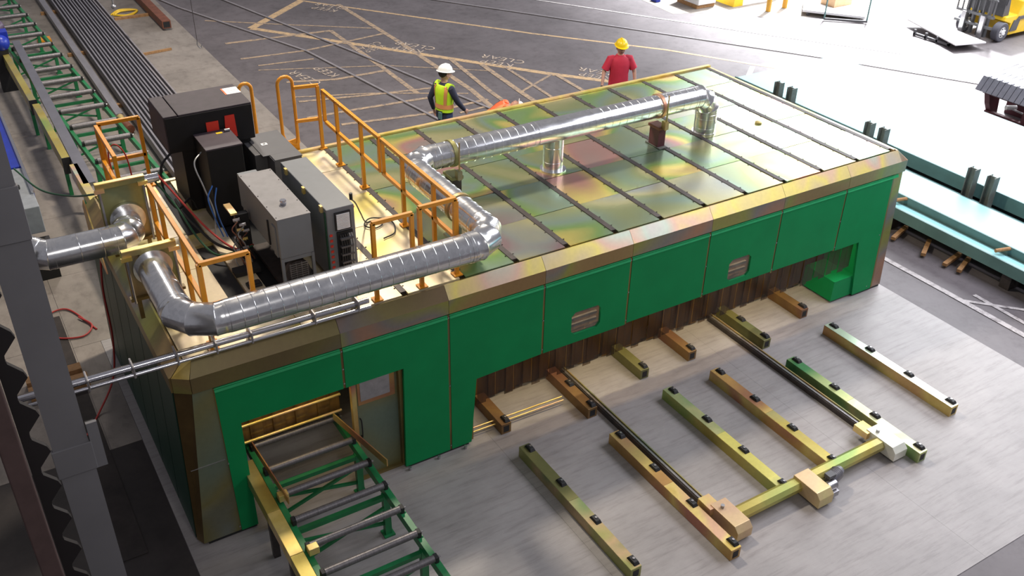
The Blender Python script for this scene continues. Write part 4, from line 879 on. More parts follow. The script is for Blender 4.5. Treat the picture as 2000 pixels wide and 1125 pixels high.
# chain transfer
ct = thing('chain_transfer', 'u-shaped chain transfer on the apron with two dark tracks, plated cross tube and motor', 'transfer', (6.1, -1.5, 0))
for x in (4.83, 7.34):
    MB().box(x - 0.03, x + 0.03, -2.42, 0.58, 0, 0.07).build('track', 'blackstrip', ct)
    MB().box(x - 0.014, x + 0.014, -2.42, 0.58, 0.07, 0.085).build('chain', 'steel', ct)
    MB().box(x + 0.02, x + 0.034, -2.42, 0.58, 0.07, 0.10).build('track_lip', 'plate', ct)
for x0, mt in ((4.77, 'top_pink'), (7.20, 'top_pale')):
    e = MB().prism([(-2.78, 0.03), (-2.34, 0.03), (-2.34, 0.20), (-2.72, 0.20), (-2.78, 0.14)], 0, x0, x0 + 0.21).build('end_housing', mt, ct, 0.004)
    MB().box(x0 - 0.05, x0 + 0.10, -2.40, -2.20, 0.10, 0.19).build('tension_plate', 'gold', e)
    MB().cyl((x0 + 0.08, -2.44, 0.20), (x0 + 0.08, -2.44, 0.235), 0.022, 10).build('hub_bolt', 'steel', e)
MB().prism([(-2.60, 0.06), (-2.50, 0.06), (-2.46, 0.11), (-2.46, 0.15), (-2.51, 0.19), (-2.59, 0.19), (-2.63, 0.15), (-2.63, 0.10)], 0, 4.98, 7.20).build('cross_tube', 'beam_gold', ct)
gb = MB().prism([(-2.88, 0.04), (-2.48, 0.04), (-2.48, 0.22), (-2.82, 0.22), (-2.88, 0.16)], 0, 5.86, 6.08).build('gear_housing', 'top_pink', ct, 0.005)
mo = MB().cyl((6.10, -2.76, 0.15), (6.22, -2.76, 0.15), 0.055, 20).build('gearbox', 'steel', ct)
mp = MB().lathe((6.20, -2.70, 0.16), (1, 0.25, 0), [(0, 0.05), (0.03, 0.072), (0.18, 0.072), (0.2, 0.06), (0.24, 0.05)], 20).build('motor', simple('grey_motor_paint', (0.17, 0.17, 0.20), 0.4), ct)
for k in range(6): MB().lathe((6.24 + k * 0.024, -2.69 + k * .006, 0.16), (1, 0.25, 0), [(0, 0.074), (0.006, 0.080), (0.012, 0.074)], 20).build('cooling_fin', 'steel', mp)
MB().box(6.12, 6.22, -2.84, -2.76, 0.04, 0.11).build('motor_foot', 'steel', ct)
MB().box(6.14, 6.24, -2.74, -2.66, 0.22, 0.26).build('terminal_box', 'greydark', mp)

# ================================================================ STEEL STOCK BEHIND LEFT
def tube_bar(x, y0, y1, lab, w=0.15, h=0.18, mt='tube', slope=0.0):
    t = thing('steel_channel', lab, 'steel bar', (x, (y0 + y1) / 2, 0.07), 'steel channels stacked along the back strip')
    xa, xb = x, x + slope
    MB().quadbox([(xa - w / 2, y0, 0.07), (xa + w / 2, y0, 0.07), (xb + w / 2, y1, 0.07), (xb - w / 2, y1, 0.07), (xa - w / 2, y0, 0.09), (xa + w / 2, y0, 0.09), (xb + w / 2, y1, 0.09), (xb - w / 2, y1, 0.09)]).build('web', mt, t)
    for s_ in (-1, 1):
        a = s_ * (w / 2 - 0.018)
        MB().quadbox([(xa + a - .018, y0, 0.09), (xa + a + .018, y0, 0.09), (xb + a + .018, y1, 0.09), (xb + a - .018, y1, 0.09), (xa + a - .018, y0, 0.07 + h), (xa + a + .018, y0, 0.07 + h), (xb + a + .018, y1, 0.07 + h), (xb + a - .018, y1, 0.07 + h)]).build('flange', mt, t)
names = ['leftmost', 'second from the left', 'third from the left', 'fourth from the left', 'fifth from the left', 'sixth from the left', 'rightmost pale edged']
for k in range(7):
    tube_bar(2.05 + 0.158 * k, 8.4, 24.0, names[k] + ' channel of the grey channels stacked beside the back conveyor', w=0.125, mt='tube' if k < 6 else 'railhead')
MB().box(1.72, 1.86, 11.9, 24.0, 0.07, 0.20).build('steel_tube', 'tube', label='single grey square tube lying right beside the back conveyor', cat='steel bar')
for k, y in enumerate((9.0, 12.8, 16.6, 20.4)):
    MB().box(1.62, 3.12, y - 0.05, y + 0.05, 0.0, 0.07).build('timber_bearer', 'wood', label='timber bearer under the stacked grey channels, ' + ('nearest', 'second', 'third', 'farthest')[k], cat='timber', group='timber bearers under the channels')
rb = thing('steel_beam', 'red oxide coated hollow beam end lying on the concrete at the top', 'steel beam', (4.15, 20, 0.05))
MB().box(4.05, 4.27, 17.5, 23.0, 0.06, 0.26).build('beam_body', 'rust', rb, 0.006)
MB().box(4.08, 4.24, 17.495, 17.505, 0.09, 0.23).build('hollow_end', 'rubber', rb)
MB().box(3.2, 4.3, 19.0, 19.1, 0, 0.06).build('timber_bearer', 'wood', label='timber bearer under the red oxide beam', cat='timber')
MB().bar((3.08, 15.85, 0.03), (3.85, 15.95, 0.03), 0.05).build('timber_stick', 'wood', label='loose pale timber stick lying on the concrete strip', cat='timber')
sc_ = thing('strap_coil', 'tangled yellow lifting strap lying near the red oxide beams', 'strap', (3.55, 19.6, 0))
for k in range(3): MB().tube(bez([(3.2 + 0.05 * k, 19.5, 0.02), (3.5, 19.8 - 0.08 * k, 0.04), (3.9, 19.6, 0.03), (3.6, 19.2 + 0.05 * k, 0.02), (3.25, 19.4, 0.03)], 6), 0.02, 6).build('strap_loop', 'yellow', sc_)
MB().box(1.15, 1.45, 17.6, 17.9, 0.0, 0.16).build('orange_clamp', 'orange', label='orange clamp lying between the back conveyor and the channels', cat='clamp')
t = thing('pipe_coupling', 'brass coupling at the end of the grey square tube', 'coupling', (1.6, 11.7, 0.0))
MB().cyl((1.78, 11.60, 0.13), (1.79, 11.88, 0.13), 0.07, 16).build('coupling_body', 'gold', t); MB().cyl((1.84, 11.25, 0.09), (1.80, 11.55, 0.09), 0.085, 16).build('coupling_ring', 'rust', t)
# blue machine at left edge
bm_ = thing('blue_saw_frame', 'blue painted machine frame along the left edge of the picture', 'machine', (-0.6, 10, 0))
MB().box(-0.80, -0.34, 8.3, 13.9, 0.45, 1.0).build('main_beam', 'blue', bm_, 0.01)
MB().box(-0.34, -0.26, 8.3, 13.9, 0.42, 0.60).build('lower_ledge', 'blue', bm_)
MB().cyl((-0.33, 7.2, 1.02), (-0.33, 13.6, 1.02), 0.025, 10).build('guide_tube', 'chrome', bm_)
MB().box(-0.72, -0.32, 6.75, 8.28, 0.55, 0.98).build('grey_end', simple('pale_grey_paint', (0.26, 0.28, 0.30), 0.5), bm_, 0.01)
MB().cyl((-0.52, 7.5, 0.98), (-0.52, 7.5, 1.03), 0.05, 16).build('knob', 'rubber', bm_)
MB().box(-0.66, -0.30, 6.3, 6.72, 0.0, 0.5).build('foot_block', 'rubber', bm_)
for y in (9, 11, 13): MB().box(-0.7, -0.4, y - .1, y + .1, 0, 0.45).build('leg', 'blue', bm_)
for k in range(9): MB().cyl((-0.34, 8.6 + k * 0.6, 0.8), (-0.325, 8.6 + k * 0.6, 0.8), 0.025, 8).build('bolt', 'steel', bm_)
bmo = thing('drive_motor', 'round blue motor with purple housing beside the far end of the grey flat bar', 'motor', (0.18, 15.1, 0))
MB().sphere((0.2, 14.9, 1.02), 0.17, 20, 12).build('motor_dome', 'blue', bmo); MB().box(0.02, 0.38, 15.0, 15.25, 0.95, 1.22).build('mount_plate', 'blue', bmo, 0.01)
MB().lathe((0.1, 15.4, 1.15), (0.6, 0.5, 0.2), [(0, 0.10), (0.05, 0.15), (0.25, 0.15), (0.3, 0.1)], 18).build('housing', simple('purple_grey', (0.10, 0.07, 0.12), 0.4), bmo)
MB().box(0.0, 0.3, 14.8, 15.1, 0, 0.9).build('stand', 'rubber', bmo)

# ================================================================ COLUMN
cl = thing('steel_column', 'grey painted steel column standing at the left edge of the picture', 'column', (-0.93, -1.1, 0))
MB().box(-1.07, -0.81, -1.02, -0.995, 0, 9.2).build('front_flange', 'column', cl)
MB().box(-1.07, -0.81, -0.72, -0.695, 0, 9.2).build('rear_flange', 'column', cl)
MB().box(-0.95, -0.93, -0.995, -0.72, 0, 9.2).build('web', 'column', cl)
MB().box(-1.085, -0.795, -1.035, -0.985, 2.28, 2.55).build('splice_plate', 'column', cl, 0.004)
MB().box(-0.80, -0.72, -1.03, -1.0, 2.28, 2.72).build('bracket_flange', 'column', cl)
MB().box(-0.80, -0.735, -1.0, -0.96, 2.50, 2.70).build('bracket_recess', 'rubber', cl)
MB().box(-1.085, -0.80, -1.04, -0.985, 4.35, 4.75).build('splice_plate', 'column', cl, 0.004)
for z in (2.6, 4.4): MB().cyl((-1.09, -1.0, z), (-1.12, -1.0, z), 0.015, 6).build('bolt', 'steel', cl)
tm = thing('timber_block', 'two short yellow painted timber blocks lying in the dim corner left of the enclosure', 'timber', (-0.8, 3.4, 0))
MB().box(-1.15, -0.46, 3.35, 3.50, 0.007, 0.13).build('block', 'wood', tm); MB().box(-1.15, -0.50, 3.6, 3.75, 0.007, 0.13).build('block', 'wood', tm)
MB().box(-0.98, -0.76, 4.75, 6.2, 0.0, 0.03).build('timber_board', 'plyboard', label='pale plywood board lying beside the dark trench at the left', cat='timber')

# ================================================================ TEAL GIRDERS AT RIGHT
def girder(x0, x1, y0, y1, z, label, fl=0.20):
    t = thing('plate_girder', label, 'girder', ((x0 + x1) / 2, (y0 + y1) / 2, z - fl))
    MB().box(x0 + 0.03, x1 - 0.03, y0, y1, z - 0.03, z).build('web_plate', 'teal', t)
    for x, dz_ in ((x0, 0.03), (x1 - 0.03, 0.0)): MB().box(x, x + 0.03, y0, y1, z - fl / 2 - 0.06, z + dz_).build('flange', 'tealdark', t)
    return t
girder(13.35, 16.4, -7.0, 6.7, 0.60, 'widest pale teal steel girder lying flat at the right, nearest the forklift', 0.3)
girder(12.02, 12.95, -7.0, 5.3, 0.52, 'middle pale teal steel girder lying next to the enclosure', 0.3)
girder(11.72, 11.98, -7.0, 4.6, 0.42, 'narrow teal girder ledge nearest to the enclosure end wall', 0.2)
MB().box(12.98, 13.30, -7.0, 6.6, 0.30, 0.36).build('plate_girder', 'tealdark', label='dark recessed strip of teal steel between the two wide girders', cat='girder')
for i, (x, y) in enumerate(((13.25, 5.35), (13.25, 5.0), (13.2, 3.0), (13.2, 2.68), (13.15, 0.78), (13.15, 0.42))):
    lab = ('stake post at the far end of the girders, left of its pair', 'stake post at the far end of the girders, right of its pair', 'stake post by the enclosure roof corner, left of its pair', 'stake post by the enclosure roof corner, right of its pair', 'nearest pair of stake posts, left one', 'nearest pair of stake posts, right one')[i]
    t = thing('stake_post', lab, 'post', (x, y, 0.36), 'steel stake posts between the girders')
    for yy in (y - 0.07, y + 0.06): MB().box(x - 0.07, x + 0.07, yy, yy + 0.015, 0.36, 0.95).build('flange', 'post', t)
    MB().box(x - 0.008, x + 0.008, y - 0.055, y + 0.06, 0.36, 0.95).build('web', 'post', t)
for k, y in enumerate((5.6, 3.4, 1.2, -1.0, -3.2, -5.4)):
    MB().box(11.8, 16.2, y - 0.08, y + 0.08, 0.0, 0.29).build('cross_bearer', 'blackstrip', label='dark steel cross bearer under the teal girders, ' + ('farthest', 'second farthest', 'third', 'fourth', 'fifth', 'nearest')[k], cat='bearer', group='bearers under the teal girders')
for k, (x, y, a) in enumerate(((11.75, 0.9, 0.3), (11.72, 0.35, 0.5), (11.78, -0.1, 0.2), (11.80, -0.3, 0.35))):
    d = V((math.sin(a), math.cos(a), 0)) * 0.3
    MB().bar(V((x, y, 0.06)) - d.yxz * 0.9, V((x, y, 0.06)) + d.yxz * 0.9, 0.07, 0.05).build('timber_offcut', 'wood', label='splintered brown timber offcut under the girder edge, ' + ('farthest', 'second', 'third', 'nearest')[k], cat='timber', group='timber offcuts under the girders')
for k, (x, y) in enumerate(((11.95, 1.15), (11.93, -0.75))):
    MB().cyl((x - 0.12, y + 0.05, 0.50), (x + 0.10, y - 0.04, 0.52), 0.03, 10).build('wood_peg', 'wood', label=('pale peg lying on the girder edge near the enclosure corner', 'pale peg lying on the girder edge near the right picture edge')[k], cat='peg')
MB().lathe((8.95, 1.75, 2.236), (0, 0, 1), [(0, 0.05), (0.02, 0.05), (0.03, 0.03)], 12).build('roof_cap', 'chamfer', label='small cap lying alone on the bright right part of the roof', cat='cap')

# ================================================================ DISTANT YARD
dk = thing('deck_sheet_stack', 'stack of grey ribbed deck sheets on a dark maroon steel frame at the right edge', 'sheet stack', (17.9, 3.0, 0))
for k in range(11):
    y = 3.74 - k * 0.13
    MB().quadbox([(17.38, y - 0.115, 0.585), (17.38, y, 0.585), (17.56, y, 0.84), (17.56, y - 0.115, 0.84), (17.34, y - 0.115, 0.61), (17.34, y, 0.61), (17.52, y, 0.87), (17.52, y - 0.115, 0.87)]).build('rib_sheet', 'deck', dk)
    MB().bar((17.52, y - .12, 0.865), (17.62, y - .12, 0.87), 0.02, 0.03).build('rib_cap', 'deck', dk)
    MB().bar((17.56, y - .06, 0.87), (18.75, y + 0.05, 0.90), 0.014).build('rib_rod', 'deck', dk)
    MB().box(17.56, 18.6, y - 0.11, y - 0.01, 0.835, 0.85).build('top_sheet', 'white', dk)
MB().box(17.70, 17.80, 2.2, 3.62, 0.0, 0.12).build('frame_bar', 'maroon', dk); MB().box(17.52, 17.80, 2.2, 3.66, 0.52, 0.585).build('frame_bar', 'maroon', dk)
MB().prism([(17.50, 0.585), (17.9, 0.585), (18.0, 0.0), (17.82, 0.0), (17.62, 0.3)], 1, 3.50, 3.62).build('side_plate', 'maroon', dk)
MB().prism([(17.50, 0.585), (17.9, 0.585), (18.0, 0.0), (17.82, 0.0), (17.62, 0.3)], 1, 2.3, 2.42).build('side_plate', 'maroon', dk)
MB().box(18.25, 18.4, 2.2, 3.5, 0.0, 0.58).build('rear_plate', 'maroon', dk)
MB().lathe((17.85, 2.72, 0.28), (0, -1, 0), [(0, 0.27), (0.35, 0.27)], 24).build('round_end', 'maroon', dk)
MB().cyl((17.75, 3.2, 0.30), (17.95, 3.1, 0.30), 0.05, 12).build('valve_fitting', 'white', dk)
MB().bar((17.85, 3.12, 0.28), (17.9, 2.85, 0.24), 0.03).build('lever', 'steel', dk)
t = thing('round_bar', 'dark round bar lying on the ground left of the ribbed sheet stack', 'bar', (17.4, 4.4, 0))
MB().cyl((16.75, 5.0, 0.06), (17.55, 4.15, 0.06), 0.05, 14).build('bar_body', 'greydark', t)
# forklift, mast towards -x
fk = thing('forklift', 'yellow forklift truck at the top right corner, partly cut off by the frame', 'forklift', (23.2, 7.2, 0))
def wheel(x, y, r, w, nm='front_wheel'):
    o = MB().lathe((x, y + w / 2, r), (0, -1, 0), [(0, r * .6), (0, r * .92), (0.02, r), (w - 0.02, r), (w, r * .92), (w, r * .6), (w - .03, r * .55)], 28).build(nm, simple('grey_tyre', (0.09, 0.09, 0.11), 0.7) if 'tyre' not in M else M['tyre'], fk)
    M.setdefault('tyre', o.data.materials[0])
    h = MB().lathe((x, y - w / 2 + 0.03, r), (0, -1, 0), [(0, r * .58), (0.02, r * .56), (0.02, r * .3), (0.05, r * .22)], 20).build('hub', 'white', o)
    for k in range(6):
        a = k * math.pi / 3; MB().cyl((x + r * .42 * math.cos(a), y - w / 2 + .02, r + r * .42 * math.sin(a)), (x + r * .42 * math.cos(a), y - w / 2 - .02, r + r * .42 * math.sin(a)), 0.014, 6).build('wheel_nut', 'greydark', o)
wheel(22.55, 6.72, 0.245, 0.2); wheel(22.55, 7.75, 0.245, 0.2); wheel(24.2, 6.78, 0.2, 0.18, 'rear_wheel'); wheel(24.2, 7.7, 0.2, 0.18, 'rear_wheel')
MB().prism([(22.55, 0.52), (22.85, 0.42), (22.86, 0.12), (24.0, 0.12), (24.0, 0.55), (24.7, 0.55), (24.7, 0.95), (23.2, 0.95), (23.05, 0.62), (22.60, 0.62)], 1, 6.66, 7.82).build('chassis', 'yellow', fk, 0.02)
MB().prism([(24.0, 0.2), (24.75, 0.25), (24.8, 0.9), (24.0, 0.98)], 1, 6.64, 7.84).build('counterweight', 'yellow', fk, 0.05)
MB().prism([(23.05, 0.50), (23.85, 0.50), (23.85, 0.58), (23.12, 0.58)], 1, 6.63, 6.66).build('side_stripe', 'greydark', fk)
MB().prism([(22.86, 0.22), (23.15, 0.22), (23.2, 0.5), (22.95, 0.5)], 1, 6.64, 6.66).build('step', 'greydark', fk)
MB().box(23.2, 23.7, 6.95, 7.5, 0.95, 1.05).build('seat_cushion', 'rubber', fk, 0.02); MB().box(23.65, 23.78, 6.95, 7.5, 1.0, 1.4).build('seat_back', 'rubber', fk, 0.03)
MB().prism([(22.55, 0.62), (22.8, 0.62), (22.7, 1.15), (22.55, 1.15)], 1, 6.75, 7.7).build('dash', 'greydark', fk)
for x, y in ((22.6, 6.75), (22.6, 7.72), (24.1, 6.75), (24.1, 7.72)): MB().bar((x, y, 0.9), (x + (0.15 if x < 23 else -0.1), y, 2.0), 0.05).build('guard_post', 'greydark', fk)
MB().box(22.7, 24.05, 6.72, 7.75, 2.0, 2.05).build('overhead_guard', 'greydark', fk)
MB().tube(bez([(22.72, 7.1, 1.1), (22.85, 7.22, 1.2), (22.72, 7.35, 1.1)], 5), 0.015).build('steering_wheel', 'rubber', fk)
for y in (6.92, 7.12, 7.34, 7.54): MB().box(22.18, 22.28, y - 0.03, y + 0.03, 0.1, 2.3).build('mast_rail', 'greydark', fk)
for z in (0.35, 0.62): MB().box(22.08, 22.16, 6.70, 7.78, z, z + 0.06).build('carriage_bar', 'greydark', fk)
for k in range(8): MB().box(22.10, 22.13, 6.72 + k * 0.15, 6.75 + k * 0.15, 0.62, 1.05).build('backrest_bar', 'greydark', fk)
MB().box(22.10, 22.14, 6.70, 7.80, 1.05, 1.09).build('backrest_top', 'greydark', fk)
for y in (6.95, 7.5):
    MB().box(22.02, 22.08, y - 0.06, y + 0.06, 0.06, 0.66).build('fork_shank', 'steel', fk); MB().box(21.3, 22.08, y - 0.06, y + 0.06, 0.06, 0.10).build('fork_blade', 'steel', fk)
pf = thing('steel_plate_platform', 'white steel platform plate with slots carried low in front of the forklift', 'platform', (21.4, 7.7, 0.1))
MB().quadbox([(20.76, 6.67, 0.16), (21.64, 6.43, 0.16), (22.02, 8.45, 0.16), (21.5, 8.73, 0.16), (20.76, 6.67, 0.19), (21.64, 6.43, 0.19), (22.02, 8.45, 0.19), (21.5, 8.73, 0.19)]).build('deck_plate', 'white', pf)
for k in range(3): MB().bar((21.05 + k * 0.2, 7.3, 0.192), (21.45 + k * 0.16, 8.5, 0.192), 0.02, 0.006).build('slot', 'greydark', pf)
MB().box(20.98, 21.04, 7.0, 8.1, 0.02, 0.08).build('side_channel', 'greydark', pf)
for y in (7.0, 7.35, 7.7, 8.05): MB().box(20.98, 21.04, y, y + 0.05, 0.0, 0.16).build('channel_web', 'greydark', pf)
# trolley, bollards and barriers along the far edge
tr_ = thing('white_trolley', 'white framed low trolley at the top edge of the picture', 'trolley', (19.9, 10.2, 0))
MB().quadbox([(19.7, 10.8, 0.10), (20.72, 9.50, 0.10), (21.7, 10.3, 0.10), (20.6, 11.6, 0.10), (19.7, 10.8, 0.16), (20.72, 9.50, 0.16), (21.7, 10.3, 0.16), (20.6, 11.6, 0.16)]).build('deck', 'white', tr_)
MB().bar((19.88, 10.16, 0.05), (20.72, 9.40, 0.05), 0.05).build('base_bar', 'greydark', tr_)
for x, y in ((19.88, 10.16), (20.72, 9.42)): MB().bar((x, y, 0.03), (x, y, 0.75), 0.03).build('upright', 'tealdark', tr_)
for x, y in ((19.85, 10.72), (20.70, 9.62), (21.5, 10.3)): MB().cyl((x, y - .03, 0.05), (x, y + .03, 0.05), 0.05, 14).build('castor', 'greydark', tr_)
MB().box(20.6, 21.3, 10.5, 11.0, 0.162, 0.45).build('cardboard_box', simple('cardboard', (0.42, 0.27, 0.15), 0.8), label='brown carton riding on the white trolley', cat='box')
for k, (x, y) in enumerate(((19.15, 11.54), (19.82, 11.58))):
    MB().cyl((x, y, 0), (x, y, 1.0), 0.07, 16).build('bollard', simple('ochre_bollard', (0.62, 0.33, 0.04), 0.5), label=('left', 'right')[k] + ' of two ochre bollards at the top edge', cat='bollard', group='ochre bollards')
for k, (p, lab) in enumerate((((18.0, 12.6), 'white concrete barrier block at the top edge, left of the yellow one'), ((18.9, 12.3), 'yellow and white barrier block at the top edge by the bollards'))):
    t = thing('barrier_block', lab, 'barrier', (*p, 0))
    x, y = p
    if k == 0:
        MB().box(x - 0.5, x + 0.15, y, y + 0.9, 0.10, 0.7).build('block_body', 'white', t, 0.02); MB().box(x - 0.5, x + 0.15, y + .05, y + 0.9, 0, 0.10).build('skid', 'wood', t)
    else:
        MB().prism([(x - 0.35, 0), (x + 0.0, 0), (x - 0.02, 0.6), (x - 0.30, 0.6)], 1, y, y + 0.8).build('yellow_end', 'yellow', t); MB().box(x + 0.0, x + 1.4, y, y + 0.8, 0, 0.6).build('block_body', 'white', t)
MB().box(16.9, 17.05, 13.7, 13.95, 0, 0.12).build('blue_item', 'blue', label='small blue object on the asphalt at the top edge', cat='item')  # plain box added for an unidentified blue thing
MB().prism([(16.6, 12.6), (18.2, 12.0), (18.6, 11.2), (20.5, 10.2), (26, 6), (40, 0), (40, 30), (17, 18)], 2, -0.0058, -0.002).build('floor', 'slab', kind='structure')
# hanging hook cable
hk = thing('hanging_hook', 'thin cable with a small hook hanging in front of the asphalt, top left', 'hook', (3.6, 12.2, 1.2))
MB().cyl((3.6, 12.2, 1.3), (3.6, 12.2, 6.0), 0.006, 6).build('cable', 'blackstrip', hk)
MB().tube(bez([(3.6, 12.2, 1.3), (3.6, 12.2, 1.22), (3.65, 12.2, 1.16), (3.68, 12.2, 1.22)], 4), 0.012).build('hook', 'steel', hk)
h2 = thing('hoist_hook', 'black hoist block with a small shackle hanging at the top edge over the channels', 'hoist', (2.9, 16.5, 1.0))
MB().sphere((3.05, 16.2, 1.75), 0.12, 16, 10).build('hoist_block', 'rubber', h2)
MB().cyl((2.78, 16.2, 1.15), (2.78, 16.2, 1.7), 0.02, 8).build('chain', 'steel', h2); MB().sphere((2.78, 16.2, 1.12), 0.06, 12, 8).build('shackle', 'steel', h2)
MB().cyl((3.05, 16.2, 1.8), (3.05, 16.2, 6), 0.01, 6).build('cable', 'blackstrip', h2)

# ================================================================ PEOPLE
def skin_mesh(name, nodes, edges, mat, parent, xf, sub=2, root=0):
    me = bpy.data.meshes.new(name); me.from_pydata([tuple(p) for p, r in nodes], edges, []); me.update()
    o = bpy.data.objects.new(name, me); COL.objects.link(o)
    sk = o.modifiers.new('skin', 'SKIN')
    for i, (p, r) in enumerate(nodes):
        rr = r if isinstance(r, tuple) else (r, r)
        me.skin_vertices[0].data[i].radius = rr; me.skin_vertices[0].data[i].use_root = (i == root)
    ss = o.modifiers.new('sub', 'SUBSURF'); ss.levels = sub; ss.render_levels = sub
    dg = bpy.context.evaluated_depsgraph_get(); out = bpy.data.meshes.new_from_object(o.evaluated_get(dg))
    bpy.data.objects.remove(o)
    out.transform(xf); out.transform(Matrix.Translation(-origin_of(parent)))
    for p in out.polygons: p.use_smooth = True
    out.materials.clear(); out.materials.append(M[mat] if isinstance(mat, str) else mat)
    q = bpy.data.objects.new(name, out); COL.objects.link(q); q.parent = parent
    return q
def xmb(mb, xf): mb.v = [tuple(xf @ V(p)) for p in mb.v]; return mb
def person(label, loc, heading, J, dress, scale=1.0):
    """J: joints in a body frame, +y forward, +x to the person's right, feet on z=0"""
    t = thing('person', label, 'person', loc)
    xf = Matrix.Translation(V(loc)) @ Matrix.Rotation(heading, 4, 'Z') @ Matrix.Scale(scale, 4)
    P = {k: V(v) for k, v in J.items()}
    nodes = []; idx = {}
    def add(k, p, r): idx[k] = len(nodes); nodes.append((p, r)); return idx[k]
    edges = []
    add('pelvis', P['pelvis'], (0.11, 0.08)); add('waist', P['pelvis'].lerp(P['chest'], 0.45), (0.10, 0.075)); add('chest', P['chest'], (0.12, 0.085)); add('neckb', P['neck'], (0.06, 0.06)); add('head0', P['neck'].lerp(P['head'], 0.5), (0.055, 0.06)); add('head', P['head'], (0.078, 0.095)); add('crown', P['head'] + (P['head'] - P['neck']).normalized() * 0.09, (0.065, 0.08))
    edges += [(0, 1), (1, 2), (2, 3), (3, 4), (4, 5), (5, 6)]
    for s in ('L', 'R'):
        add('sh' + s, P['sh' + s], 0.05); add('el' + s, P['el' + s], 0.042); add('wr' + s, P['wr' + s], 0.027)
        d = (P['wr' + s] - P['el' + s]).normalized(); hnd = P['wr' + s] + d * 0.05; add('palm' + s, hnd, (0.036, 0.018))
        edges += [(idx['chest'], idx['sh' + s]), (idx['sh' + s], idx['el' + s]), (idx['el' + s], idx['wr' + s]), (idx['wr' + s], idx['palm' + s])]
        side = d.cross(V((0, 1, 0))) if abs(d.y) < 0.9 else V((1, 0, 0)); side = side.normalized(); fw = V((0, 1, 0)) - d * d.y; fw = fw.normalized()
        for q in range(4):
            b0 = hnd + fw * (q - 1.5) * 0.019; L = (0.058, 0.068, 0.064, 0.05)[q]
            m1 = b0 + d * 0.035 + side * 0.003; m2 = m1 + d * L * 0.55 + side * 0.008 * (1 if s == 'L' else -1); m3 = m2 + d * L * 0.45 + side * 0.018 * (1 if s == 'L' else -1)
            a = add(f'f{s}{q}a', m1, 0.0095); b = add(f'f{s}{q}b', m2, 0.0085); c = add(f'f{s}{q}c', m3, 0.0075); edges += [(idx['palm' + s], a), (a, b), (b, c)]
        a = add(f't{s}a', hnd + fw * 0.035 + d * 0.005, 0.0105); b = add(f't{s}b', hnd + fw * 0.05 + d * 0.04, 0.009); edges += [(idx['palm' + s], a), (a, b)]
        add('hip' + s, P['hip' + s], 0.07); add('kn' + s, P['kn' + s], 0.05); add('an' + s, P['an' + s], 0.042)
        add('toe' + s, P['an' + s] + V((0, 0.15, -0.045)), (0.042, 0.03))
        edges += [(0, idx['hip' + s]), (idx['hip' + s], idx['kn' + s]), (idx['kn' + s], idx['an' + s]), (idx['an' + s], idx['toe' + s])]
    body = skin_mesh('body', nodes, edges, 'skin', t, xf)
    up = (P['chest'] - P['pelvis']).normalized(); sx_ = V((1, 0, 0)); fw_ = up.cross(sx_).normalized()
    lo_ = dress.get('loose', 0.0)
    spine = [(P['pelvis'] - up * 0.10, 0.168, 0.128), (P['pelvis'] + up * 0.02, 0.168, 0.126), (P['pelvis'].lerp(P['chest'], 0.45), 0.158, 0.118), (P['chest'] - up * 0.04, 0.180, 0.128), (P['chest'] + up * 0.05, 0.190, 0.118), (P['chest'] + up * 0.105, 0.165, 0.095), (P['chest'].lerp(P['neck'], 0.80), 0.085, 0.075), (P['chest'].lerp(P['neck'], 0.95), 0.066, 0.066)]
    def tring(mb, c, a_, b_, n=24):
        k = len(mb.v)
        for i in range(n):
            t_ = 2 * math.pi * i / n; mb.v.append(tuple(c + sx_ * a_ * math.cos(t_) + fw_ * b_ * math.sin(t_)))
        return k
    sh = MB(); ks = [tring(sh, c, a_ + lo_ * (1 if j < 4 else 0.5), b_ + lo_ * (1 if j < 4 else 0.4)) for j, (c, a_, b_) in enumerate(spine)]
    sh.loft(ks, 24, True)
    for s in 'LR':
        S0, E0, W0 = P['sh' + s], P['el' + s], P['wr' + s]
        inn = P['chest'].lerp(S0, 0.45) + up * 0.02
        if dress['sleeve'] == 'short': path = [(inn, 0.075), (S0.lerp(inn, 0.25), 0.080), (S0, 0.074 + lo_ * .3), (S0.lerp(E0, 0.4), 0.066 + lo_ * .4), (S0.lerp(E0, 0.85), 0.064 + lo_ * .5)]
        else: path = [(inn, 0.070), (S0.lerp(inn, 0.25), 0.075), (S0, 0.068), (S0.lerp(E0, 0.5), 0.058), (E0, 0.050), (E0.lerp(W0, 0.5), 0.044), (E0.lerp(W0, 0.97), 0.036)]
        kk = []; pts_ = [p for p, r in path]
        for i, (p, r) in enumerate(path):
            d_ = (pts_[min(i + 1, len(pts_) - 1)] - pts_[max(i - 1, 0)]).normalized(); kk.append(sh.ring(p, d_, r, 14, (0, 1, 0) if abs(d_.y) < .9 else (0, 0, 1)))
        sh.loft(kk, 14, True)
    shirt = xmb(sh, xf).build('shirt', dress['shirt'], t)
    tz = MB(); kt = [tring(tz, P['pelvis'] + up * h_, a_, b_) for h_, a_, b_ in ((0.06, 0.155, 0.115), (-0.02, 0.165, 0.122), (-0.10, 0.160, 0.120), (-0.15, 0.12, 0.10))]
    tz.loft(kt, 24, True)
    for s in 'LR':
        path = [(P['hip' + s] + V((0, 0, 0.03)), 0.088), (P['hip' + s].lerp(P['kn' + s], 0.3), 0.088), (P['kn' + s], 0.066), (P['kn' + s].lerp(P['an' + s], 0.5), 0.060), (P['an' + s] + V((0, 0, 0.02)), 0.055)]
        pts_ = [p for p, r in path]; kk = []
        for i, (p, r) in enumerate(path):
            d_ = (pts_[min(i + 1, 4)] - pts_[max(i - 1, 0)]).normalized(); kk.append(tz.ring(p, d_, r, 16, (0, 1, 0) if abs(d_.y) < .9 else (0, 0, 1)))
        tz.loft(kk, 16, True)
    xmb(tz, xf).build('trousers', dress['trousers'], t)
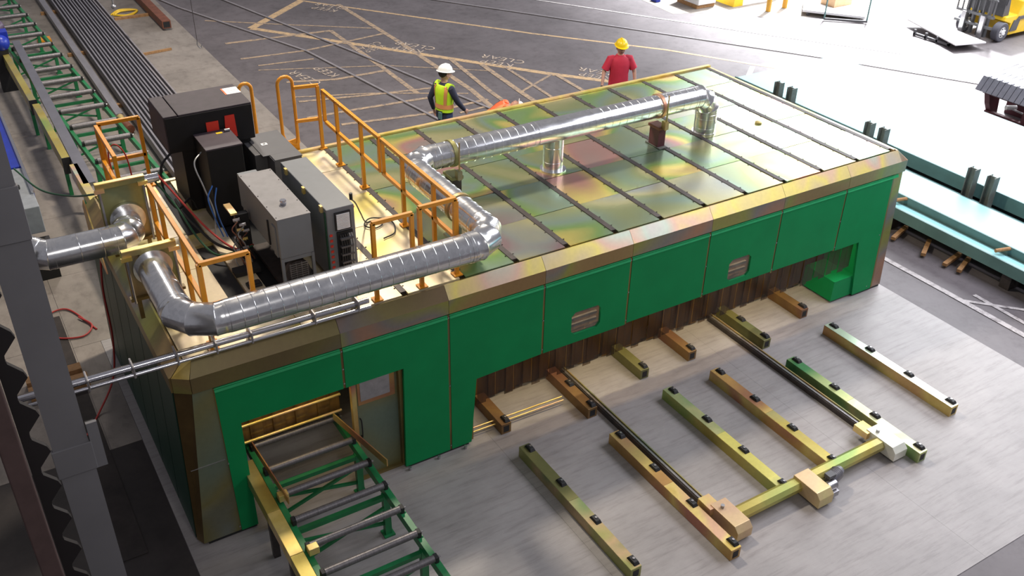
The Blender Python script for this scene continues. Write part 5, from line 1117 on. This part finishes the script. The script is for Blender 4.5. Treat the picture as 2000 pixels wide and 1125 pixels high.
    for s in 'LR':
        a = P['an' + s]; xmb(MB().sphere((a.x, a.y + 0.06, max(0.05, a.z - 0.035)), 0.058, 12, 8, (0.8, 2.1, 0.85)), xf).build('boot', 'boots', t)
    if dress.get('vest'):
        vspine = [(c, a_ + 0.016, b_ + 0.016) for c, a_, b_ in spine[1:6]] + [(spine[6][0] - up * 0.015, 0.10, 0.088)]
        vb = MB(); ks = [tring(vb, c, a_, b_) for c, a_, b_ in vspine]; vb.loft(ks, 24, True)
        for sg in (-1, 1):
            q0 = P['chest'] + sx_ * sg * 0.06 + up * 0.075; q1 = P['chest'] + sx_ * sg * 0.175 + up * 0.075
            vb.loft([vb.ring(q0, q1 - q0, 0.078, 14, (0, 1, 0)), vb.ring(q1, q1 - q0, 0.083, 14, (0, 1, 0))], 14, True)
        v = xmb(vb, xf).build('vest', dress['vest'], t)
        def surf(h, ang, off=0.006):
            """point on the vest at spine position h (0..4) and angle"""
            i = min(int(h), len(vspine) - 2); f_ = h - i; c = vspine[i][0].lerp(vspine[i + 1][0], f_)
            a_ = vspine[i][1] * (1 - f_) + vspine[i + 1][1] * f_ + off; b_ = vspine[i][2] * (1 - f_) + vspine[i + 1][2] * f_ + off
            return c + sx_ * a_ * math.cos(ang) + fw_ * b_ * math.sin(ang)
        def patch(rows, closed=False):
            mb = MB(); n = len(rows[0])
            for r_ in rows: mb.v += [tuple(p) for p in r_]
            for i in range(len(rows) - 1):
                for j in range(n - 1): mb.f.append([i * n + j, i * n + j + 1, (i + 1) * n + j + 1, (i + 1) * n + j]); mb.sm.append(True)
            xmb(mb, xf).build('reflective_band', 'tape', v)
        patch([[surf(h, 2 * math.pi * k / 24) for k in range(25)] for h in (0.42, 0.95)])
        for c_ in (-math.pi / 2 - 0.75, -math.pi / 2 + 0.75, math.pi / 2 - 0.75, math.pi / 2 + 0.75):
            patch([[surf(h, c_ + dl) for dl in (-0.17, 0, 0.17)] for h in (0.9, 1.5, 2, 2.5, 3, 3.5, 4.0, 4.3)])
    if dress.get('glove'):
        gp = P['wrR'] + (P['wrR'] - P['elR']).normalized() * 0.05
        for s in (dress['glove'],):
            g_ = P['wr' + s] + (P['wr' + s] - P['el' + s]).normalized() * 0.07; xmb(MB().sphere(g_, 0.05, 10, 8, (0.7, 1, 1.5)), xf).build('glove', 'glove', t)
    # head: face turned by yaw
    hd = P['head']; up = (P['head'] - P['neck']).normalized(); yaw = Matrix.Rotation(dress.get('yaw', 0), 3, 'Z')
    f = yaw @ V((0, 1, 0)); f = (f - up * f.dot(up)).normalized(); sd = f.cross(up).normalized()
    def hp(a, b, c): return hd + sd * a + f * b + up * c
    mb = MB(); mb.sphere(hp(0, 0.01, 0.0), 0.098, 18, 14, (0.86, 0.98, 1.18)); xmb(mb, xf).build('face', 'skin', t)
    xmb(MB().prism([(-0.014, 0), (0.014, 0), (0.0, 0.05)], 1, 0, 0.03), xf @ Matrix.Translation(hp(0, 0.10, -0.03)) @ Matrix(((sd.x, f.x, up.x, 0), (sd.y, f.y, up.y, 0), (sd.z, f.z, up.z, 0), (0, 0, 0, 1)))).build('nose', 'skin', t)
    for s in (-1, 1):
        xmb(MB().sphere(hp(s * 0.032, 0.094, 0.008), 0.011, 8, 6), xf).build('eye', 'hair', t)
        xmb(MB().sphere(hp(s * 0.086, 0.0, -0.01), 0.024, 8, 6, (0.5, 0.8, 1.3)), xf).build('ear', 'skin', t)
    xmb(MB().bar(hp(-0.025, 0.100, -0.062), hp(0.025, 0.100, -0.062), 0.008), xf).build('mouth', 'maroon', t)
    xmb(MB().sphere(hp(0, -0.036, 0.022), 0.097, 16, 12, (0.92, 0.86, 0.98)), xf).build('hair', 'hair', t)
    # helmet
    A = Matrix(((sd.x, f.x, up.x), (sd.y, f.y, up.y), (sd.z, f.z, up.z)))
    mb = MB(); ks = []; n = 24
    for zz, rr in ((0.0, 0.150), (0.006, 0.152), (0.012, 0.128), (0.05, 0.124), (0.09, 0.102), (0.115, 0.066), (0.126, 0.02)):
        k = len(mb.v)
        for i in range(n):
            a = 2 * math.pi * i / n; ex = 1.0 + (0.14 if (zz < 0.01 and math.sin(a) > 0.2) else 0)
            mb.v.append(tuple(hd + A @ V((rr * 0.88 * math.cos(a), rr * 1.06 * math.sin(a) * ex, 0.045 + zz))))
        ks.append(k)
    mb.loft(ks, n, True); hm = xmb(mb, xf).build('helmet', dress['helmet'], t)
    mb = MB(); mb.tube([hp(0, 0.12, 0.10), hp(0, 0.07, 0.160), hp(0, 0, 0.176), hp(0, -0.07, 0.160), hp(0, -0.12, 0.10)], 0.012, 6); xmb(mb, xf).build('helmet_ridge', dress['helmet'], hm)
    if dress.get('belt'):
        xmb(MB().lathe(P['pelvis'] + V((0, 0, 0.0)), (0, 0, 1), [(0, 0.150), (0.045, 0.150)], 20), xf @ Matrix.Identity(4)).build('belt', 'rubber', t)
        xmb(MB().box(0.02, 0.09, -0.17, -0.14, 0.86, 0.98), xf).build('belt_pouch', 'tealdark', t)
    return t
base = dict(pelvis=(0, 0, 0.95), chest=(0, 0.01, 1.32), neck=(0, 0.01, 1.49), head=(0, 0.03, 1.62), hipL=(-0.09, 0, 0.90), hipR=(0.09, 0, 0.90), shL=(-0.175, 0.0, 1.40), shR=(0.175, 0.0, 1.40))
Jw = dict(base, elL=(-0.25, -0.10, 1.16), wrL=(-0.25, -0.02, 0.93), elR=(0.26, 0.08, 1.16), wrR=(0.24, 0.26, 0.97), knL=(-0.09, 0.14, 0.50), anL=(-0.09, 0.06, 0.08), knR=(0.09, -0.02, 0.50), anR=(0.09, -0.22, 0.09))
person('man in a white helmet and yellow hi-vis vest with orange bands walking behind the roof', (6.62, 7.16, 0), math.radians(-74), Jw, dict(sleeve='long', shirt='navy', trousers='jeans', vest='hivis', helmet='helmet_white', yaw=-0.25, belt=True), 1.035)
Jr = dict(base, elL=(-0.29, 0.02, 1.17), wrL=(-0.31, 0.08, 0.93), elR=(0.30, 0.02, 1.16), wrR=(0.34, 0.12, 0.93), knL=(-0.10, 0.04, 0.50), anL=(-0.10, -0.12, 0.09), knR=(0.10, 0.16, 0.50), anR=(0.10, 0.14, 0.08))
person('man in a yellow helmet and red t-shirt walking towards the camera', (10.36, 6.88, 0), math.radians(157), Jr, dict(sleeve='short', shirt='redshirt', trousers='blackcloth', helmet='helmet_yellow', loose=0.022, glove='R'), 1.035)
Jb = dict(pelvis=(0, -0.24, 0.56), chest=(0, 0.02, 0.76), neck=(0, 0.16, 0.82), head=(0, 0.27, 0.80), hipL=(-0.10, -0.22, 0.52), hipR=(0.10, -0.22, 0.52), shL=(-0.18, 0.08, 0.77), shR=(0.18, 0.08, 0.77), elL=(-0.22, 0.22, 0.54), wrL=(-0.14, 0.36, 0.36), elR=(0.22, 0.22, 0.54), wrR=(0.14, 0.36, 0.36), knL=(-0.14, 0.14, 0.44), anL=(-0.12, -0.10, 0.08), knR=(0.14, 0.14, 0.44), anR=(0.12, -0.10, 0.08))
person('person in a white helmet and orange vest bending down behind the roof edge', (7.86, 7.22, 0), math.radians(-120), Jb, dict(sleeve='long', shirt='hivis_orange', trousers='blackcloth', vest='hivis_orange', helmet='helmet_white'), 1.0)
